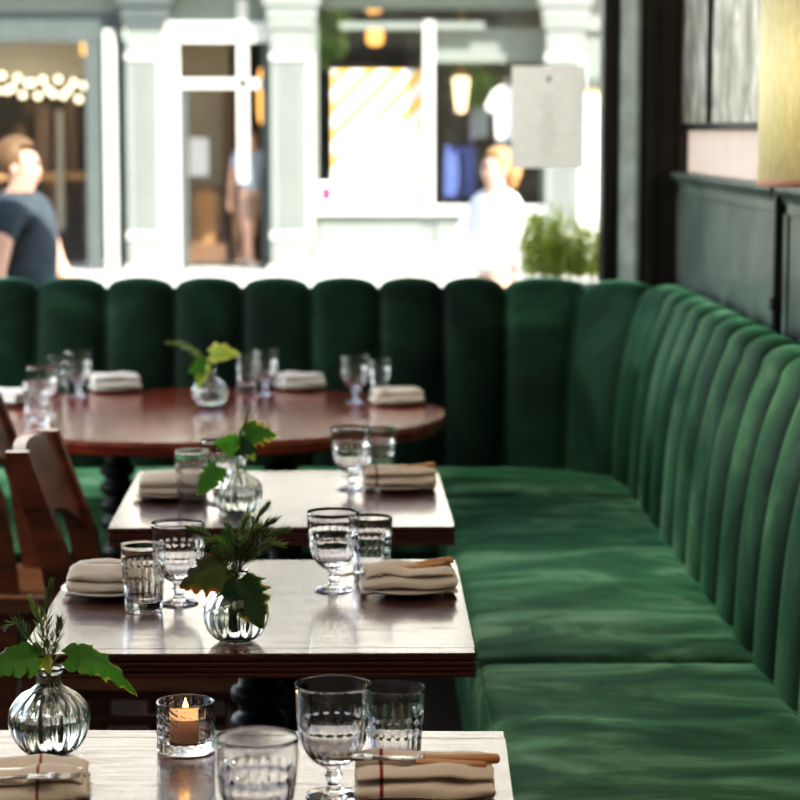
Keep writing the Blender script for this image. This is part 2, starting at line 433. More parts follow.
# wall lamp
lp = thing('wall_lamp', 'mustard fabric drum lamp shade with pink trim hanging by the wainscot', 'lamp', (.965, 5.0, 1.44))
R_ = .118
bm = lathe([(R_ - .004, .012), (R_, .012), (R_, .50), (R_ - .004, .50), (R_ - .004, .012)], 48)
link('lamp_shade', bm, M['shade'], lp, True)
bm = lathe([(R_ - .005, 0), (R_ + .002, 0), (R_ + .002, .016), (R_ - .005, .016), (R_ - .005, 0)], 48)
link('shade_trim', bm, M['shade_trim'], lp, True)
bm = bmesh.new(); tube(bm, [(.09, 0, .36), (.0, 0, .36)], .008); sphere(bm, (0, 0, .34), .018)
box(bm, (.088, 0, .36), (.012, .08, .12), .004)
link('wall_bracket', bm, M['brass'], lp, True)
bm = bmesh.new(); sphere(bm, (0, 0, .27), .03, (1, 1, 1.2)); link('bulb', bm, M['bulb'], lp, True)

# ================================================================ BANQUETTE
bq = thing('corner_banquette', 'dark green velvet corner banquette with vertical channel tufted back', 'banquette')
PC = Vector((.445, 7.245)); PR = .45
def path(s):
    """mid-back plan path: s=0 at (.445,7.695); negative along the window run; quarter arc; then along the wall"""
    arc = PR * PI / 2
    if s <= 0: return Vector((PC.x + s, PC.y + PR)), Vector((0, 1))
    if s < arc:
        a = PI / 2 - s / PR
        n = Vector((math.cos(a), math.sin(a))); return PC + n * PR, n
    return Vector((PC.x + PR, PC.y - (s - arc))), Vector((1, 0))
ARC = PR * PI / 2
SEAT = .45
def back_run(name, seams, mat='velvet_back'):
    bm = bmesh.new(); cols = []
    NS = 13
    ss = []
    for a, b in zip(seams, seams[1:]):
        for k in range(NS):
            t = k / NS; ss.append((a + (b - a) * t, t))
    ss.append((seams[-1], 0.0))
    for s, t in ss:
        bl = (max(0.0, 1 - abs(2 * t - 1) ** 2.2)) ** .55
        p, n = path(s)
        ztop = 1.035 + .038 * bl
        col = []
        for j in range(17):
            q = j / 16; z = .36 + (ztop - .05 - .36) * q
            u = max(0, (z - SEAT) / .60)
            o = -.040 + .028 * u + .085 * u ** 3.2 - .036 * bl
            col.append((o, z))
        o0 = col[-1][0]; zc = ztop - .05; thick = .10 + .036 * bl; 
        for j in range(1, 10):
            a = PI * j / 10
            col.append((o0 + thick / 2 * (1 - math.cos(a)), zc + .05 * math.sin(a)))
        col.append((o0 + thick, zc)); col.append((.155, .36))
        cols.append([bm.verts.new((p.x + n.x * o, p.y + n.y * o, z)) for o, z in col])
    for a, b in zip(cols, cols[1:]):
        for j in range(len(a) - 1):
            bm.faces.new((a[j], b[j], b[j + 1], a[j + 1]))
        bm.faces.new((a[-1], b[-1], b[0], a[0]))
    bm.faces.new(cols[0]); bm.faces.new(list(reversed(cols[-1])))
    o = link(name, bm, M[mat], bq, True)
    return o
wch = .2265
rear = [-.392 - wch * k for k in range(12, -1, -1)]          # seam positions along the window run
rear = rear + [-.18, .025]
back_run('backrest', [r for r in rear if r <= .1], 'velvet_rear_shaded')
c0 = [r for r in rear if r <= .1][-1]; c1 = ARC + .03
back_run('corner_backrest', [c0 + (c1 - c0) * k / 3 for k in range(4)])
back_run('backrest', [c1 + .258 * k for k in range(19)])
def cushion(name, x0, x1, y0, y1, z1, th, r, crown=.012, seed=0, nx=40, ny=60):
    """upholstered box cushion: rounded shoulders, crowned top, soft wrinkles"""
    bm = bmesh.new(); g = []
    def edge(t, L):   # distance profile near the sides
        return min(t, L - t)
    Lx, Ly = x1 - x0, y1 - y0
    us = [0, .002, .006, .012, .02, .03] + [.03 + (Lx - .06) * k / nx for k in range(1, nx)] + [Lx - v for v in (.03, .02, .012, .006, .002, 0)]
    vs = [0, .002, .006, .012, .02, .03] + [.03 + (Ly - .06) * k / ny for k in range(1, ny)] + [Ly - v for v in (.03, .02, .012, .006, .002, 0)]
    for v in vs:
        row = []
        for u in us:
            e = min(edge(u, Lx), r); f = min(edge(v, Ly), r)
            d = 0
            if e < r: d += r - math.sqrt(max(0, r * r - (r - e) ** 2))
            if f < r: d += r - math.sqrt(max(0, r * r - (r - f) ** 2))
            z = z1 - min(d, th * .8) + crown * max(0, math.sin(PI * u / Lx)) ** .6 * max(0, math.sin(PI * v / Ly)) ** .5
            x, y = x0 + u, y0 + v
            w_ = min(1, edge(u, Lx) / .06) * min(1, edge(v, Ly) / .06)
            z += w_ * .0055 * noise.noise(Vector((x * 3 + seed, y * 7, seed))) + w_ * .003 * noise.noise(Vector((x * 9, y * 16 + seed, 3)))
            # gathers along the front and back seams
            gath = math.exp(-edge(v, Ly) / .05)
            z -= gath * .004 * abs(noise.noise(Vector((x * 26, y * 6, 1.3 + seed))))
            row.append(bm.verts.new((x, y, z)))
        g.append(row)
    for a, b in zip(g, g[1:]):
        for k in range(len(a) - 1): bm.faces.new((a[k], a[k + 1], b[k + 1], b[k]))
    border = g[0] + [r_[-1] for r_ in g[1:]] + list(reversed(g[-1][:-1])) + [r_[0] for r_ in reversed(g[1:-1])]
    low = [bm.verts.new((v.co.x, v.co.y, z1 - th)) for v in border]
    for k in range(len(border)):
        j = (k + 1) % len(border); bm.faces.new((border[j], border[k], low[k], low[j]))
    bm.faces.new(low)
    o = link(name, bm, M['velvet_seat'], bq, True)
    pb = bmesh.new(); i = r * .32
    loop = [(x0 + i, y0 + i), (x1 - i, y0 + i), (x1 - i, y1 - i), (x0 + i, y1 - i)]
    zz = z1 - r * .30 + .002
    c = .03
    P = []
    for k in range(4):
        a = Vector(loop[k]); b = Vector(loop[(k + 1) % 4]); d = (b - a).normalized()
        P += [a + d * c, (a + b) / 2, b - d * c]
    pts = [Vector((p.x, p.y, zz)) for p in P]; pts.append(pts[0])
    tube(pb, pts, .0042, 6); link('piping', pb, M['velvet_dark'], o, True)
    return o
cushion('seat_cushion', -2.6, .845, 7.02, 7.66, SEAT, .17, .035, .012, 1, 60, 20)
cushion('seat_cushion', .232, .845, 4.815, 7.015, SEAT, .17, .035, .012, 5, 24, 60)
cushion('seat_cushion', .232, .845, 2.45, 4.81, SEAT, .17, .035, .012, 9, 24, 60)
bm = boxm(-2.6, .84, 7.06, 7.66, 0, .279); boxm(.262, .84, 2.45, 7.06, 0, .279, bm=bm)
link('plinth', bm, M['velvet_dark'], bq)

# ================================================================ TABLES
TT = .75
def square_table(loc, label, rz=0, w=.712, d=.80, mat='table'):
    t = thing('dining_table', label, 'table', loc, rz, 'square tables along the banquette')
    bm = bmesh.new(); s = .040
    box(bm, (0, 0, TT - .006), (w, d - 2 * s, .012), .0)
    link('table_top', bm, M[mat], t)
    for sg in (-1, 1):
        bm = bmesh.new(); box(bm, (0, sg * (d / 2 - s / 2 + .0004), TT - .006), (w, s - .0015, .012), .0018)
        link('breadboard_end', bm, M[mat], t)
    bm = bmesh.new(); z = TT - .0121
    for h_, ins in ((.0022, .004), (.0065, .0), (.0022, .004), (.0065, .0), (.0022, .004), (.007, 0.0)):
        box(bm, (0, 0, z - h_ / 2), (w - 2 * ins, d - 2 * ins, h_), .0012 if ins == 0 else 0); z -= h_
    link('reeded_edge', bm, M['table_edge'], t)
    pedestal(t, 0, 0, z)
    return t
def pedestal(t, x, y, ztop):
    prof = [(.0, .03), (.05, .03), (.055, .05), (.045, .07), (.034, .09), (.036, .30), (.036, .34), (.046, .345), (.05, .355), (.046, .365), (.036, .37), (.036, .40)]
    z = .44
    while z < ztop - .10:
        prof += [(.036, z - .018), (.047, z - .012), (.051, z), (.047, z + .012), (.036, z + .018)]; z += .05
    prof += [(.04, ztop - .05), (.06, ztop - .03), (.06, ztop - .012), (0, ztop - .012)]
    link('pedestal', lathe(prof, 28, center=(x, y, 0)), M['iron'], t, True)
    bm = bmesh.new()
    for k in range(4):
        a = PI / 4 + k * PI / 2; c, s_ = math.cos(a), math.sin(a)
        tube(bm, [(x + c * .02, y + s_ * .02, .065), (x + c * .15, y + s_ * .15, .05), (x + c * .27, y + s_ * .27, .022)], [.028, .022, .018], 10)
        sphere(bm, (x + c * .27, y + s_ * .27, .018), .018, u=10, v=6)
    link('cast_base', bm, M['iron'], t, True)
    bm = bmesh.new(); box(bm, (x, y, ztop - .006), (.34, .34, .012), .003); link('top_plate', bm, M['iron'], t)
T4 = square_table((-.175, 2.70, 0), 'varnished dark square table carrying the lit candle, closest to the camera', math.radians(-1.5))
T3 = square_table((-.180, 3.966, 0), 'varnished dark square table standing just behind the candlelit one')
T2 = square_table((-.172, 5.13, 0), 'varnished dark square table just in front of the round one', math.radians(.8))
rt = thing('round_table', 'large reddish wooden round table in front of the window banquette', 'table', (-.47, 6.70, 0))
def ellipse_slab(a, b, prof, segs=96):
    bm = bmesh.new(); rings = []
    for off, z in prof:
        rings.append([bm.verts.new(((a - off) * math.cos(2 * PI * k / segs), (b - off) * math.sin(2 * PI * k / segs), z)) for k in range(segs)])
    for p, q in zip(rings, rings[1:]):
        for k in range(segs): bm.faces.new((p[k], p[(k + 1) % segs], q[(k + 1) % segs], q[k]))
    bm.faces.new(list(reversed(rings[0]))); bm.faces.new(rings[-1]); return bm
link('table_top', ellipse_slab(.71, .66, [(.004, TT - .006), (0, TT - .005), (0, TT - .002), (.002, TT)]), M['red_table'], rt)
link('edge_band', ellipse_slab(.712, .662, [(.006, TT - .040), (0, TT - .036), (0, TT - .010), (.003, TT - .0065)]), M['red_table'], rt)
pedestal(rt, -.235, -.05, TT - .04); pedestal(rt, .235, -.05, TT - .04)

# ================================================================ CHAIRS
def make_chair(label, loc, rz):
    """faces +X; origin at floor under seat centre"""
    t = thing('dining_chair', label, 'chair', loc, rz, 'wooden dining chairs')
    bm = bmesh.new()       # saddle seat
    nx, ny = 16, 16; g = []; W, D = .50, .46
    for j in range(ny + 1):
        row = []
        for i in range(nx + 1):
            u, v = i / nx * 2 - 1, j / ny * 2 - 1
            x = u * D / 2; y = v * W / 2 * (1 - .04 * (1 - u))
            z = .430 - .010 * (1 - min(1, u * u)) * (1 - v * v) - (.006 if abs(u) > .99 or abs(v) > .99 else 0)
            row.append(bm.verts.new((x, y, z)))
        g.append(row)
    for a, b in zip(g, g[1:]):
        for i in range(nx): bm.faces.new((a[i], a[i + 1], b[i + 1], b[i]))
    border = g[0] + [r[-1] for r in g[1:]] + list(reversed(g[-1][:-1])) + [r[0] for r in reversed(g[1:-1])]
    low = [bm.verts.new((v.co.x * .98, v.co.y * .98, .384)) for v in border]
    for k in range(len(border)):
        j = (k + 1) % len(border); bm.faces.new((border[j], border[k], low[k], low[j]))
    bm.faces.new(low)
    link('seat', bm, M['chair_seat'], t, False)
    for s in (-1, 1):       # raked back posts run from floor to top rail
        bm = bmesh.new()
        prs = [(-.20, 0, .02), (-.165, .25, .021), (-.165, .42, .025), (-.198, .65, .026), (-.276, .886, .021)]
        rings = []
        for x, z, hw in prs:
            y = s * .178
            rings.append([bm.verts.new((x + a * hw * 1.15, y + b * hw * .75, z)) for a, b in ((-1, -1), (1, -1), (1, 1), (-1, 1))])
        for a, b in zip(rings, rings[1:]):
            for k in range(4): bm.faces.new((a[k], a[(k + 1) % 4], b[(k + 1) % 4], b[k]))
        bm.faces.new(list(reversed(rings[0]))); bm.faces.new(rings[-1])
        link('back_post', bm, M['chair'], t)
        bm = bmesh.new(); tube(bm, [(.19, s * .165, 0), (.18, s * .16, .25), (.17, s * .155, .41)], [.014, .018, .021], 10)
        link('leg', bm, M['chair'], t, True)
    bm = bmesh.new(); g = []      # wide back panel, arched below
    n = 20
    for sd in (-1, 1):
        rows = []
        for i in range(n + 1):
            v = i / n * 2 - 1; y = v * .166
            ztop = .880 + .012 * (1 - v * v); zbot = .655 + .080 * (1 - abs(v) ** 2.2)
            row = []
            for k in range(9):
                z = zbot + (ztop - zbot) * k / 8
                xc = -.192 - (z - .655) * .36 - .018 * (1 - v * v)
                row.append(bm.verts.new((xc + sd * .0135, y, z)))
            rows.append(row)
        g.append(rows)
    for sd, rows in enumerate(g):
        for a, b in zip(rows, rows[1:]):
            for k in range(8):
                f = (a[k], b[k], b[k + 1], a[k + 1]); bm.faces.new(f if sd else tuple(reversed(f)))
    A, B = g
    for i in range(n):
        bm.faces.new((A[i][0], A[i + 1][0], B[i + 1][0], B[i][0])); bm.faces.new((A[i][8], B[i][8], B[i + 1][8], A[i + 1][8]))
    for k in range(8):
        bm.faces.new((A[0][k], B[0][k], B[0][k + 1], A[0][k + 1])); bm.faces.new((A[n][k], A[n][k + 1], B[n][k + 1], B[n][k]))
    link('back_rail', bm, M['chair'], t, False)
    bm = bmesh.new()
    for s in (-1, 1): box(bm, (.0, s * .165, .22), (.345, .018, .026), .004)
    box(bm, (.0, 0, .22), (.018, .33, .024), .004)
    link('stretcher', bm, M['chair'], t)
    bm = bmesh.new()
    for s in (-1, 1): box(bm, (.01, s * .165, .372), (.33, .020, .045), .003)
    box(bm, (.17, 0, .372), (.02, .31, .05), .003); box(bm, (-.15, 0, .372), (.02, .33, .05), .003)
    link('seat_apron', bm, M['chair'], t)
    return t
ch = make_chair('dark wooden chair with a curved solid back, tucked under the table before the round one', (-.445, 5.06, 0), math.radians(-2.5))
dup(ch, (-.70, 5.84, 0), math.radians(-3), 'dark wooden chair cut by the picture edge, drawn up beside the round table')

# ================================================================ TABLEWARE
def dense(prof, n):
    return [(max(0, p.x), p.y) for p in spline([(a, b, 0) for a, b in prof], n)]
def goblet_mesh():
    outer = [(0, 0), (.020, 0), (.0325, .0006), (.0335, .0022), (.031, .0038), (.020, .0062), (.0115, .0095), (.0082, .014), (.0078, .019), (.0108, .0245), (.0112, .0275), (.0085, .032),
             (.0118, .0365), (.0215, .042), (.0325, .053), (.0398, .068), (.0436, .088), (.0455, .112), (.0463, .1389)]
    O = dense(outer, 110)
    inner = [(.0460, .1393), (.0457, .1389), (.0446, .112), (.0422, .089), (.0380, .070), (.0300, .0555), (.018, .0475), (.006, .0452), (0, .0450)]
    I = dense(inner, 34)
    nO = len(O)
    def mod(t, i, r, z):
        if i >= nO: return r
        if .0735 < z < .104:         # two rows of lens cuts
            q = (z - .0735) / .01525; row = int(q); f = math.sin(PI * (q - row))
            return r - .0016 * f ** .7 * abs(math.sin(10 * t)) ** .7
        if .044 < z < .0735:         # flutes under the bowl
            f = math.sin(PI * (z - .044) / .0295)
            return r - .0015 * f * abs(math.sin(10 * t))
        return r
    bm = lathe(O + I, 120, mod); bmesh.ops.recalc_face_normals(bm, faces=bm.faces); return bm
def tumbler_mesh():
    outer = [(0, 0), (.020, 0), (.029, .0002), (.0312, .002), (.0318, .006), (.0325, .012), (.0345, .04), (.0368, .075), (.0388, .1115)]
    O = dense(outer, 90)
    I = dense([(.0385, .1122), (.0382, .1118), (.0358, .075), (.0335, .042), (.0308, .022), (.024, .0170), (.010, .0155), (0, .0152)], 34); nO = len(O)
    def mod(t, i, r, z):
        if i >= nO: return r
        if .062 < z < .084:
            q = (z - .062) / .011; row = int(q); f = math.sin(PI * (q - row))
            return r - .0015 * f ** .7 * abs(math.sin(10 * t)) ** .7
        if .016 < z < .058:
            f = min(1, (z - .016) / .006, (.058 - z) / .006)
            return r - .0013 * f * abs(math.sin(10 * t))
        return r
    bm = lathe(O + I, 120, mod); bmesh.ops.recalc_face_normals(bm, faces=bm.faces); return bm
def vase_mesh():
    O = dense([(0, 0), (.018, 0), (.026, .001), (.038, .009), (.0485, .024), (.0535, .043), (.0515, .060), (.042, .075), (.028, .085), (.0195, .0905), (.0170, .097), (.0172, .106), (.0205, .1125), (.0215, .1145)], 100)
    I = dense([(.0200, .1155), (.0180, .1135), (.0150, .106), (.0148, .097), (.0175, .0895), (.027, .0818), (.0390, .0728), (.0478, .059), (.0497, .043), (.045, .026), (.035, .0130), (.022, .0075), (0, .0065)], 60); nO = len(O)
    def mod(t, i, r, z):
        f = 1 if .012 < z < .075 else max(0, 1 - abs(z - (.012 if z <= .012 else .075)) / .012)
        if i >= nO: return r - .0010 * f * abs(math.sin(9 * t)) ** 1.0
        return r - .0030 * f * (1 - abs(math.sin(9 * t)) ** .8)
    bm = lathe(O + I, 144, mod); bmesh.ops.recalc_face_normals(bm, faces=bm.faces); return bm
def water_mesh():
    pr = [(0, .0072), (.0205, .0080), (.0338, .0136), (.0432, .0262), (.0478, .043), (.0475, .0500), (.0470, .0508), (0, .0508)]
    bm = lathe(pr, 48); bmesh.ops.recalc_face_normals(bm, faces=bm.faces); return bm
def mesh_from(bm, m, name):
    me = bpy.data.meshes.new(name); bm.to_mesh(me); bm.free(); me.materials.append(m)
    for p in me.polygons: p.use_smooth = True
    return me
ME = {'goblet': mesh_from(goblet_mesh(), M['glass'], 'goblet'), 'tumbler': mesh_from(tumbler_mesh(), M['glass'], 'tumbler'),
      'bud_vase': mesh_from(vase_mesh(), M['vase_glass'], 'bud_vase'), 'water': mesh_from(water_mesh(), M['water'], 'water')}
def put(kind, loc, label, cat, group, rz=None):
    o = bpy.data.objects.new(kind, ME[kind]); C.objects.link(o); o.location = loc
    o.rotation_euler[2] = random.uniform(0, 6) if rz is None else rz
    return tag(o, label, cat, group)
def rim(px, py, h):
    p = at(px, py, TT + h); return Vector((p.x, p.y, TT + .0005))
def goblet(px, py, label): return put('goblet', rim(px, py, .14), label, 'glass', 'cut glass goblets')
def tumbler(px, py, label): return put('tumbler', rim(px, py, .113), label, 'glass', 'cut glass tumblers')
t3 = 'on the table behind the candlelit one'; t2 = 'on the table before the round one'
goblet(333, 684, 'clear cut glass goblet by the napkin with the honey wood knife, on the candlelit table')
tumbler(394, 688, 'clear straight tumbler half behind a goblet at the banquette side of the candlelit table')
goblet(257, 737, 'out of focus goblet right in front of the candle, on the candlelit table')
goblet(333, 512, 'clear cut glass goblet at the banquette side, ' + t3)
tumbler(371, 518, 'clear tumbler half hidden by the banquette-side goblet, ' + t3)
tumbler(143, 545, 'clear thick-based tumbler before the chair-side napkin, ' + t3)
goblet(178, 523, 'clear goblet half hidden by the chair-side tumbler, ' + t3)
goblet(351, 428, 'clear goblet at the banquette side, ' + t2)
tumbler(380, 429, 'clear tumbler half hidden by the banquette-side goblet, ' + t2)
tumbler(192, 451, 'clear tumbler before the chair-side napkin, ' + t2)
goblet(222, 440, 'clear goblet hidden behind the ivy sprigs, ' + t2)
goblet(355, 356, 'clear goblet by the plate at the banquette end of the round table')
tumbler(380, 359, 'clear tumbler by the plate at the banquette end of the round table')
goblet(265, 350, 'clear goblet next to the napkin nearest the middle of the round table, window side')
tumbler(246, 355, 'clear tumbler beside the bud vase on the round table')
goblet(78, 351, 'clear goblet beside the white rumpled napkin at the far chair end of the round table')
tumbler(57, 355, 'clear tumbler mostly behind the goblet by the white rumpled napkin, round table')
goblet(42, 367, 'clear goblet above the curved-back chair, on the round table')
tumbler(36, 382, 'clear tumbler closest to the chairs, on the round table')
# plates
PLATE = mesh_from(lathe([(0, .0), (.042, 0), (.046, .0015), (.060, .004), (.083, .0105), (.0865, .0125), (.0868, .0138), (.0845, .0138), (.060, .0068), (.046, .0042), (0, .004)], 72), M['china'], 'side_plate'); ME['side_plate'] = PLATE
NAP_Z = .0065
def napkin_mesh(seed, L=.155, W=.088, layers=4, h=.0095, valley=.5, mat=None):
    rnd = random.Random(seed); pts = []
    for k in range(layers):
        n = 14; rngk = range(n + 1)
        w_ = W * (1 - .03 * k)
        us = [(-w_ / 2 + w_ * i / n) for i in rngk]
        if k % 2: us.reverse()
        pts += [(u, k * h) for u in us]
        if k < layers - 1:
            e = us[-1]; sg = 1 if e > 0 else -1
            for a in (1, 2, 3):
                th = PI * a / 4; pts.append((e + sg * h * .55 * math.sin(th), k * h + h / 2 * (1 - math.cos(th))))
    bm = bmesh.new(); nl = 34; g = []
    Ht = (layers - 1) * h
    for j in range(nl + 1):
        q = j / nl; x = (q - .5) * L; row = []
        endf = 1 - .28 * math.exp(-min(q, 1 - q) / .06)
        for i, (u, z) in enumerate(pts):
            t = z / Ht
            v = valley * math.exp(-((u - .006 * math.sin(q * 5 + seed)) / .013) ** 2)
            zz = z * (1 - v * t * (.75 + .25 * math.cos(q * 6 + seed)))
            zz += t * .013 * math.sin(2 * PI * u / W) ** 2 * endf - t * .004 * math.exp(-min(q, 1 - q) / .05)
            nz = noise.noise(Vector((x * 18 + seed, u * 16, t * 2.2))) ; ny = noise.noise(Vector((x * 22, u * 9 + seed, t * 3 + 7)))
            n2 = noise.noise(Vector((x * 55 + seed, u * 40, t * 5)))
            zz += (.0062 * nz + .0018 * n2) * min(1, .12 + t)
            uu = u + .005 * ny * (.2 + t) + .006 * math.sin(q * PI * 1.2 + seed) * t
            xx = x + .006 * t * noise.noise(Vector((u * 14, seed, z * 90))) * (1 if q > .5 else -1) + (q - .5) * .006 * math.sin(z * 300 + seed)
            row.append(bm.verts.new((xx, uu, max(.0012, zz + .0012))))
        g.append(row)
    for a, b in zip(g, g[1:]):
        for i in range(len(pts) - 1): bm.faces.new((a[i], b[i], b[i + 1], a[i + 1]))
    return mesh_from(bm, mat, 'napkin')
def flap_mesh(seed, mat):
    """a corner of cloth tucked diagonally over the roll"""
    bm = bmesh.new(); g = []
    for j in range(15):
        v = j / 14; row = []
        for i in range(13):
            u = i / 12
            w_ = .040 * (1 - .55 * v); y = (u - .5) * w_ * 1.3
            x = (v - .35) * .062
            z = .012 * math.sin(PI * v) + .007 * math.cos((u - .5) * 3) + .003 * noise.noise(Vector((x * 40, y * 40, seed)))
            row.append(bm.verts.new((x, y, z)))
        g.append(row)
    for a, b in zip(g, g[1:]):
        for i in range(12): bm.faces.new((a[i], b[i], b[i + 1], a[i + 1]))
    return mesh_from(bm, mat, 'napkin_flap')
def napkin(loc, rz, label, seed, mat='linen', flap=False, **kw):
    me = napkin_mesh(seed, mat=M[mat], **kw)
    o = bpy.data.objects.new('folded_napkin', me); C.objects.link(o); o.location = loc; o.rotation_euler[2] = rz
    s = o.modifiers.new('cloth', 'SOLIDIFY'); s.thickness = .0052; s.offset = 0
    s2 = o.modifiers.new('soft', 'SUBSURF'); s2.levels = 1; s2.render_levels = 1
    tag(o, label, 'napkin', 'folded linen napkins')
    if flap:
        f = bpy.data.objects.new('tucked_corner', flap_mesh(seed, M[mat])); C.objects.link(f); f.parent = o
        f.location = (-.045, -.012, .027); f.rotation_euler = (0, .1, math.radians(125))
        m_ = f.modifiers.new('cloth', 'SOLIDIFY'); m_.thickness = .002
        m_ = f.modifiers.new('soft', 'SUBSURF'); m_.levels = 1; m_.render_levels = 1
    return o
# cutlery : lies along local X, handle at +X, origin at the bolster
def knife(loc, rz, label, handle='bone', tilt=0.0, scale=1.0):
    t = thing('table_knife', label, 'knife', loc, rz, 'table knives'); t.rotation_euler[1] = tilt
    pr = [(0, 0), (.0052, .0008), (.0062, .004), (.0064, .03), (.0072, .065), (.0076, .085), (.0066, .0925), (0, .095)]
    bm = lathe(pr, 16)
    for v in bm.verts: v.co = Vector((v.co.z, v.co.x, v.co.y * .85))
    bmesh.ops.recalc_face_normals(bm, faces=bm.faces)
    link('handle', bm, M[handle], t, True)
    bm = bmesh.new(); n = 18; top = []; bot = []
    for i in range(n + 1):
        q = i / n; x = -.004 - q * .118
        w_ = .0085 * (1 if q < .6 else math.sqrt(max(0, 1 - ((q - .6) / .4) ** 2)) ) + .0008
        lo, hi = -w_ * (1.05 if q > .08 else .5), w_ * (.75 if q > .08 else .5)
        for lst, z in ((top, .0009), (bot, -.0009)):
            lst.append((bm.verts.new((x, lo, z)), bm.verts.new((x, hi, z))))
    for i in range(n):
        bm.faces.new((top[i][0], top[i][1], top[i + 1][1], top[i + 1][0])); bm.faces.new((bot[i][0], bot[i + 1][0], bot[i + 1][1], bot[i][1]))
        for k in (0, 1): bm.faces.new((top[i][k], top[i + 1][k], bot[i + 1][k], bot[i][k]))
    bm.faces.new((top[0][0], bot[0][0], bot[0][1], top[0][1])); bm.faces.new((top[n][0], top[n][1], bot[n][1], bot[n][0]))
    bmesh.ops.recalc_face_normals(bm, faces=bm.faces)
    link('blade', bm, M['steel'], t)
    bm = bmesh.new(); tube(bm, [(-.006, 0, 0), (.003, 0, 0)], [.0045, .0060], 12); link('bolster', bm, M['steel'], t, True)
    return t
def fork(loc, rz, label, handle='bone', tilt=0.0):
    t = thing('table_fork', label, 'fork', loc, rz, 'table forks'); t.rotation_euler[1] = tilt
    bm = lathe([(0, 0), (.0045, .0008), (.0055, .004), (.0066, .07), (.006, .086), (0, .088)], 16)
    for v in bm.verts: v.co = Vector((v.co.z, v.co.x, v.co.y * .65))
    bmesh.ops.recalc_face_normals(bm, faces=bm.faces); link('handle', bm, M[handle], t, True)
    bm = bmesh.new(); tube(bm, [(.002, 0, 0), (-.02, 0, .001), (-.05, 0, .003)], [.004, .0025, .003], 8)
    box(bm, (-.063, 0, .0034), (.026, .021, .002), .0009)
    for k in range(4): tube(bm, [(-.074, -.0084 + k * .0056, .0034), (-.095, -.0084 + k * .0056, .0020), (-.113, -.0082 + k * .0055, .0045)], [.0016, .0014, .0008], 6)
    link('tines', bm, M['steel'], t, True)
    return t
def setting(px, py, where, seed, mat, nrz=0, **kw):
    p = at(px, py, TT); base = Vector((p.x, p.y, TT + .0004))
    put('side_plate', base, 'white side plate ' + where, 'plate', 'white side plates', 0)
    napkin(base + Vector((0, 0, NAP_Z)), nrz, kw.pop('nl', 'folded cream napkin ') + where, seed, mat, **kw)
    return base
s = setting(424, 800, 'at the banquette side of the candlelit table', 3, 'linen_red', 0, L=.168, W=.095, layers=4, h=.0105, valley=.55, nl='red striped cream napkin ')
knife(s + Vector((-.002, -.004, .0525)), math.radians(2), 'honey wood handled knife on the red striped napkin, candlelit table', 'bone', math.radians(1))
fork(s + Vector((-.012, -.017, .0525)), math.radians(-4), 'honey handled fork beside the knife on the red striped napkin, candlelit table', 'bone', math.radians(2))
s = setting(22, 800, 'at the chair side of the candlelit table', 11, 'linen_pink', math.radians(4), L=.16, W=.105, layers=4, h=.008, valley=.15, nl='pink striped cream napkin ')
knife(s + Vector((-.045, -.025, .042)), math.radians(185), 'steel knife lying across the pink striped napkin', 'dark_bone', math.radians(0))
fork(s + Vector((-.035, -.052, .040)), math.radians(182), 'steel fork at the front edge of the pink striped napkin', 'dark_bone', 0)
s = setting(408, 592, 'at the banquette side ' + t3, 21, 'linen', math.radians(3), L=.165, W=.095, layers=4, h=.0098, valley=.5, flap=True)
knife(s + Vector((-.012, .014, .043)), math.radians(6), 'honey wood handled knife on the banquette-side napkin, ' + t3, 'bone', math.radians(-6))
fork(s + Vector((-.02, .002, .040)), math.radians(8), 'fork tucked beside the knife on the banquette-side napkin, ' + t3, 'bone', math.radians(-6))
s = setting(111, 594, 'at the chair side ' + t3, 33, 'linen', math.radians(-3), L=.14, W=.11, layers=5, h=.0085, valley=.2)
knife(s + Vector((.03, .01, .048)), math.radians(182), 'dark handled knife across the chair-side napkin, ' + t3, 'dark_bone', 0)
s = setting(399, 489, 'at the banquette side ' + t2, 41, 'linen_red', math.radians(2), L=.165, W=.095, layers=4, h=.010, valley=.5)
knife(s + Vector((-.01, .010, .043)), math.radians(7), 'pale handled knife on the banquette-side napkin, ' + t2, 'bone', math.radians(-6))
fork(s + Vector((-.02, -.006, .040)), math.radians(9), 'fork on the banquette-side napkin, ' + t2, 'bone', math.radians(-6))
s = setting(172, 497, 'at the chair side ' + t2, 52, 'linen', math.radians(-2), L=.14, W=.11, layers=5, h=.0085, valley=.15)
s = setting(397, 404, 'at the banquette end of the round table', 61, 'linen', math.radians(8), L=.15, W=.10, layers=4, h=.009)
knife(s + Vector((-.02, .0, .036)), math.radians(12), 'pale knife on the napkin at the banquette end of the round table', 'bone', 0)
s = setting(300, 389, 'next to the middle of the round table, window side', 72, 'linen_white', math.radians(20), L=.14, W=.09, layers=4, h=.010, valley=.4, nl='rumpled white napkin ')
s = setting(115, 391, 'beside two goblets, chair end of the round table', 85, 'linen_white', math.radians(14), L=.15, W=.09, layers=4, h=.011, valley=.4, nl='rumpled white napkin ')
s = setting(2, 405, 'cut by the picture edge, on the round table', 93, 'linen_white', math.radians(-20), L=.14, W=.10, layers=4, h=.009, valley=.3, nl='white napkin ')

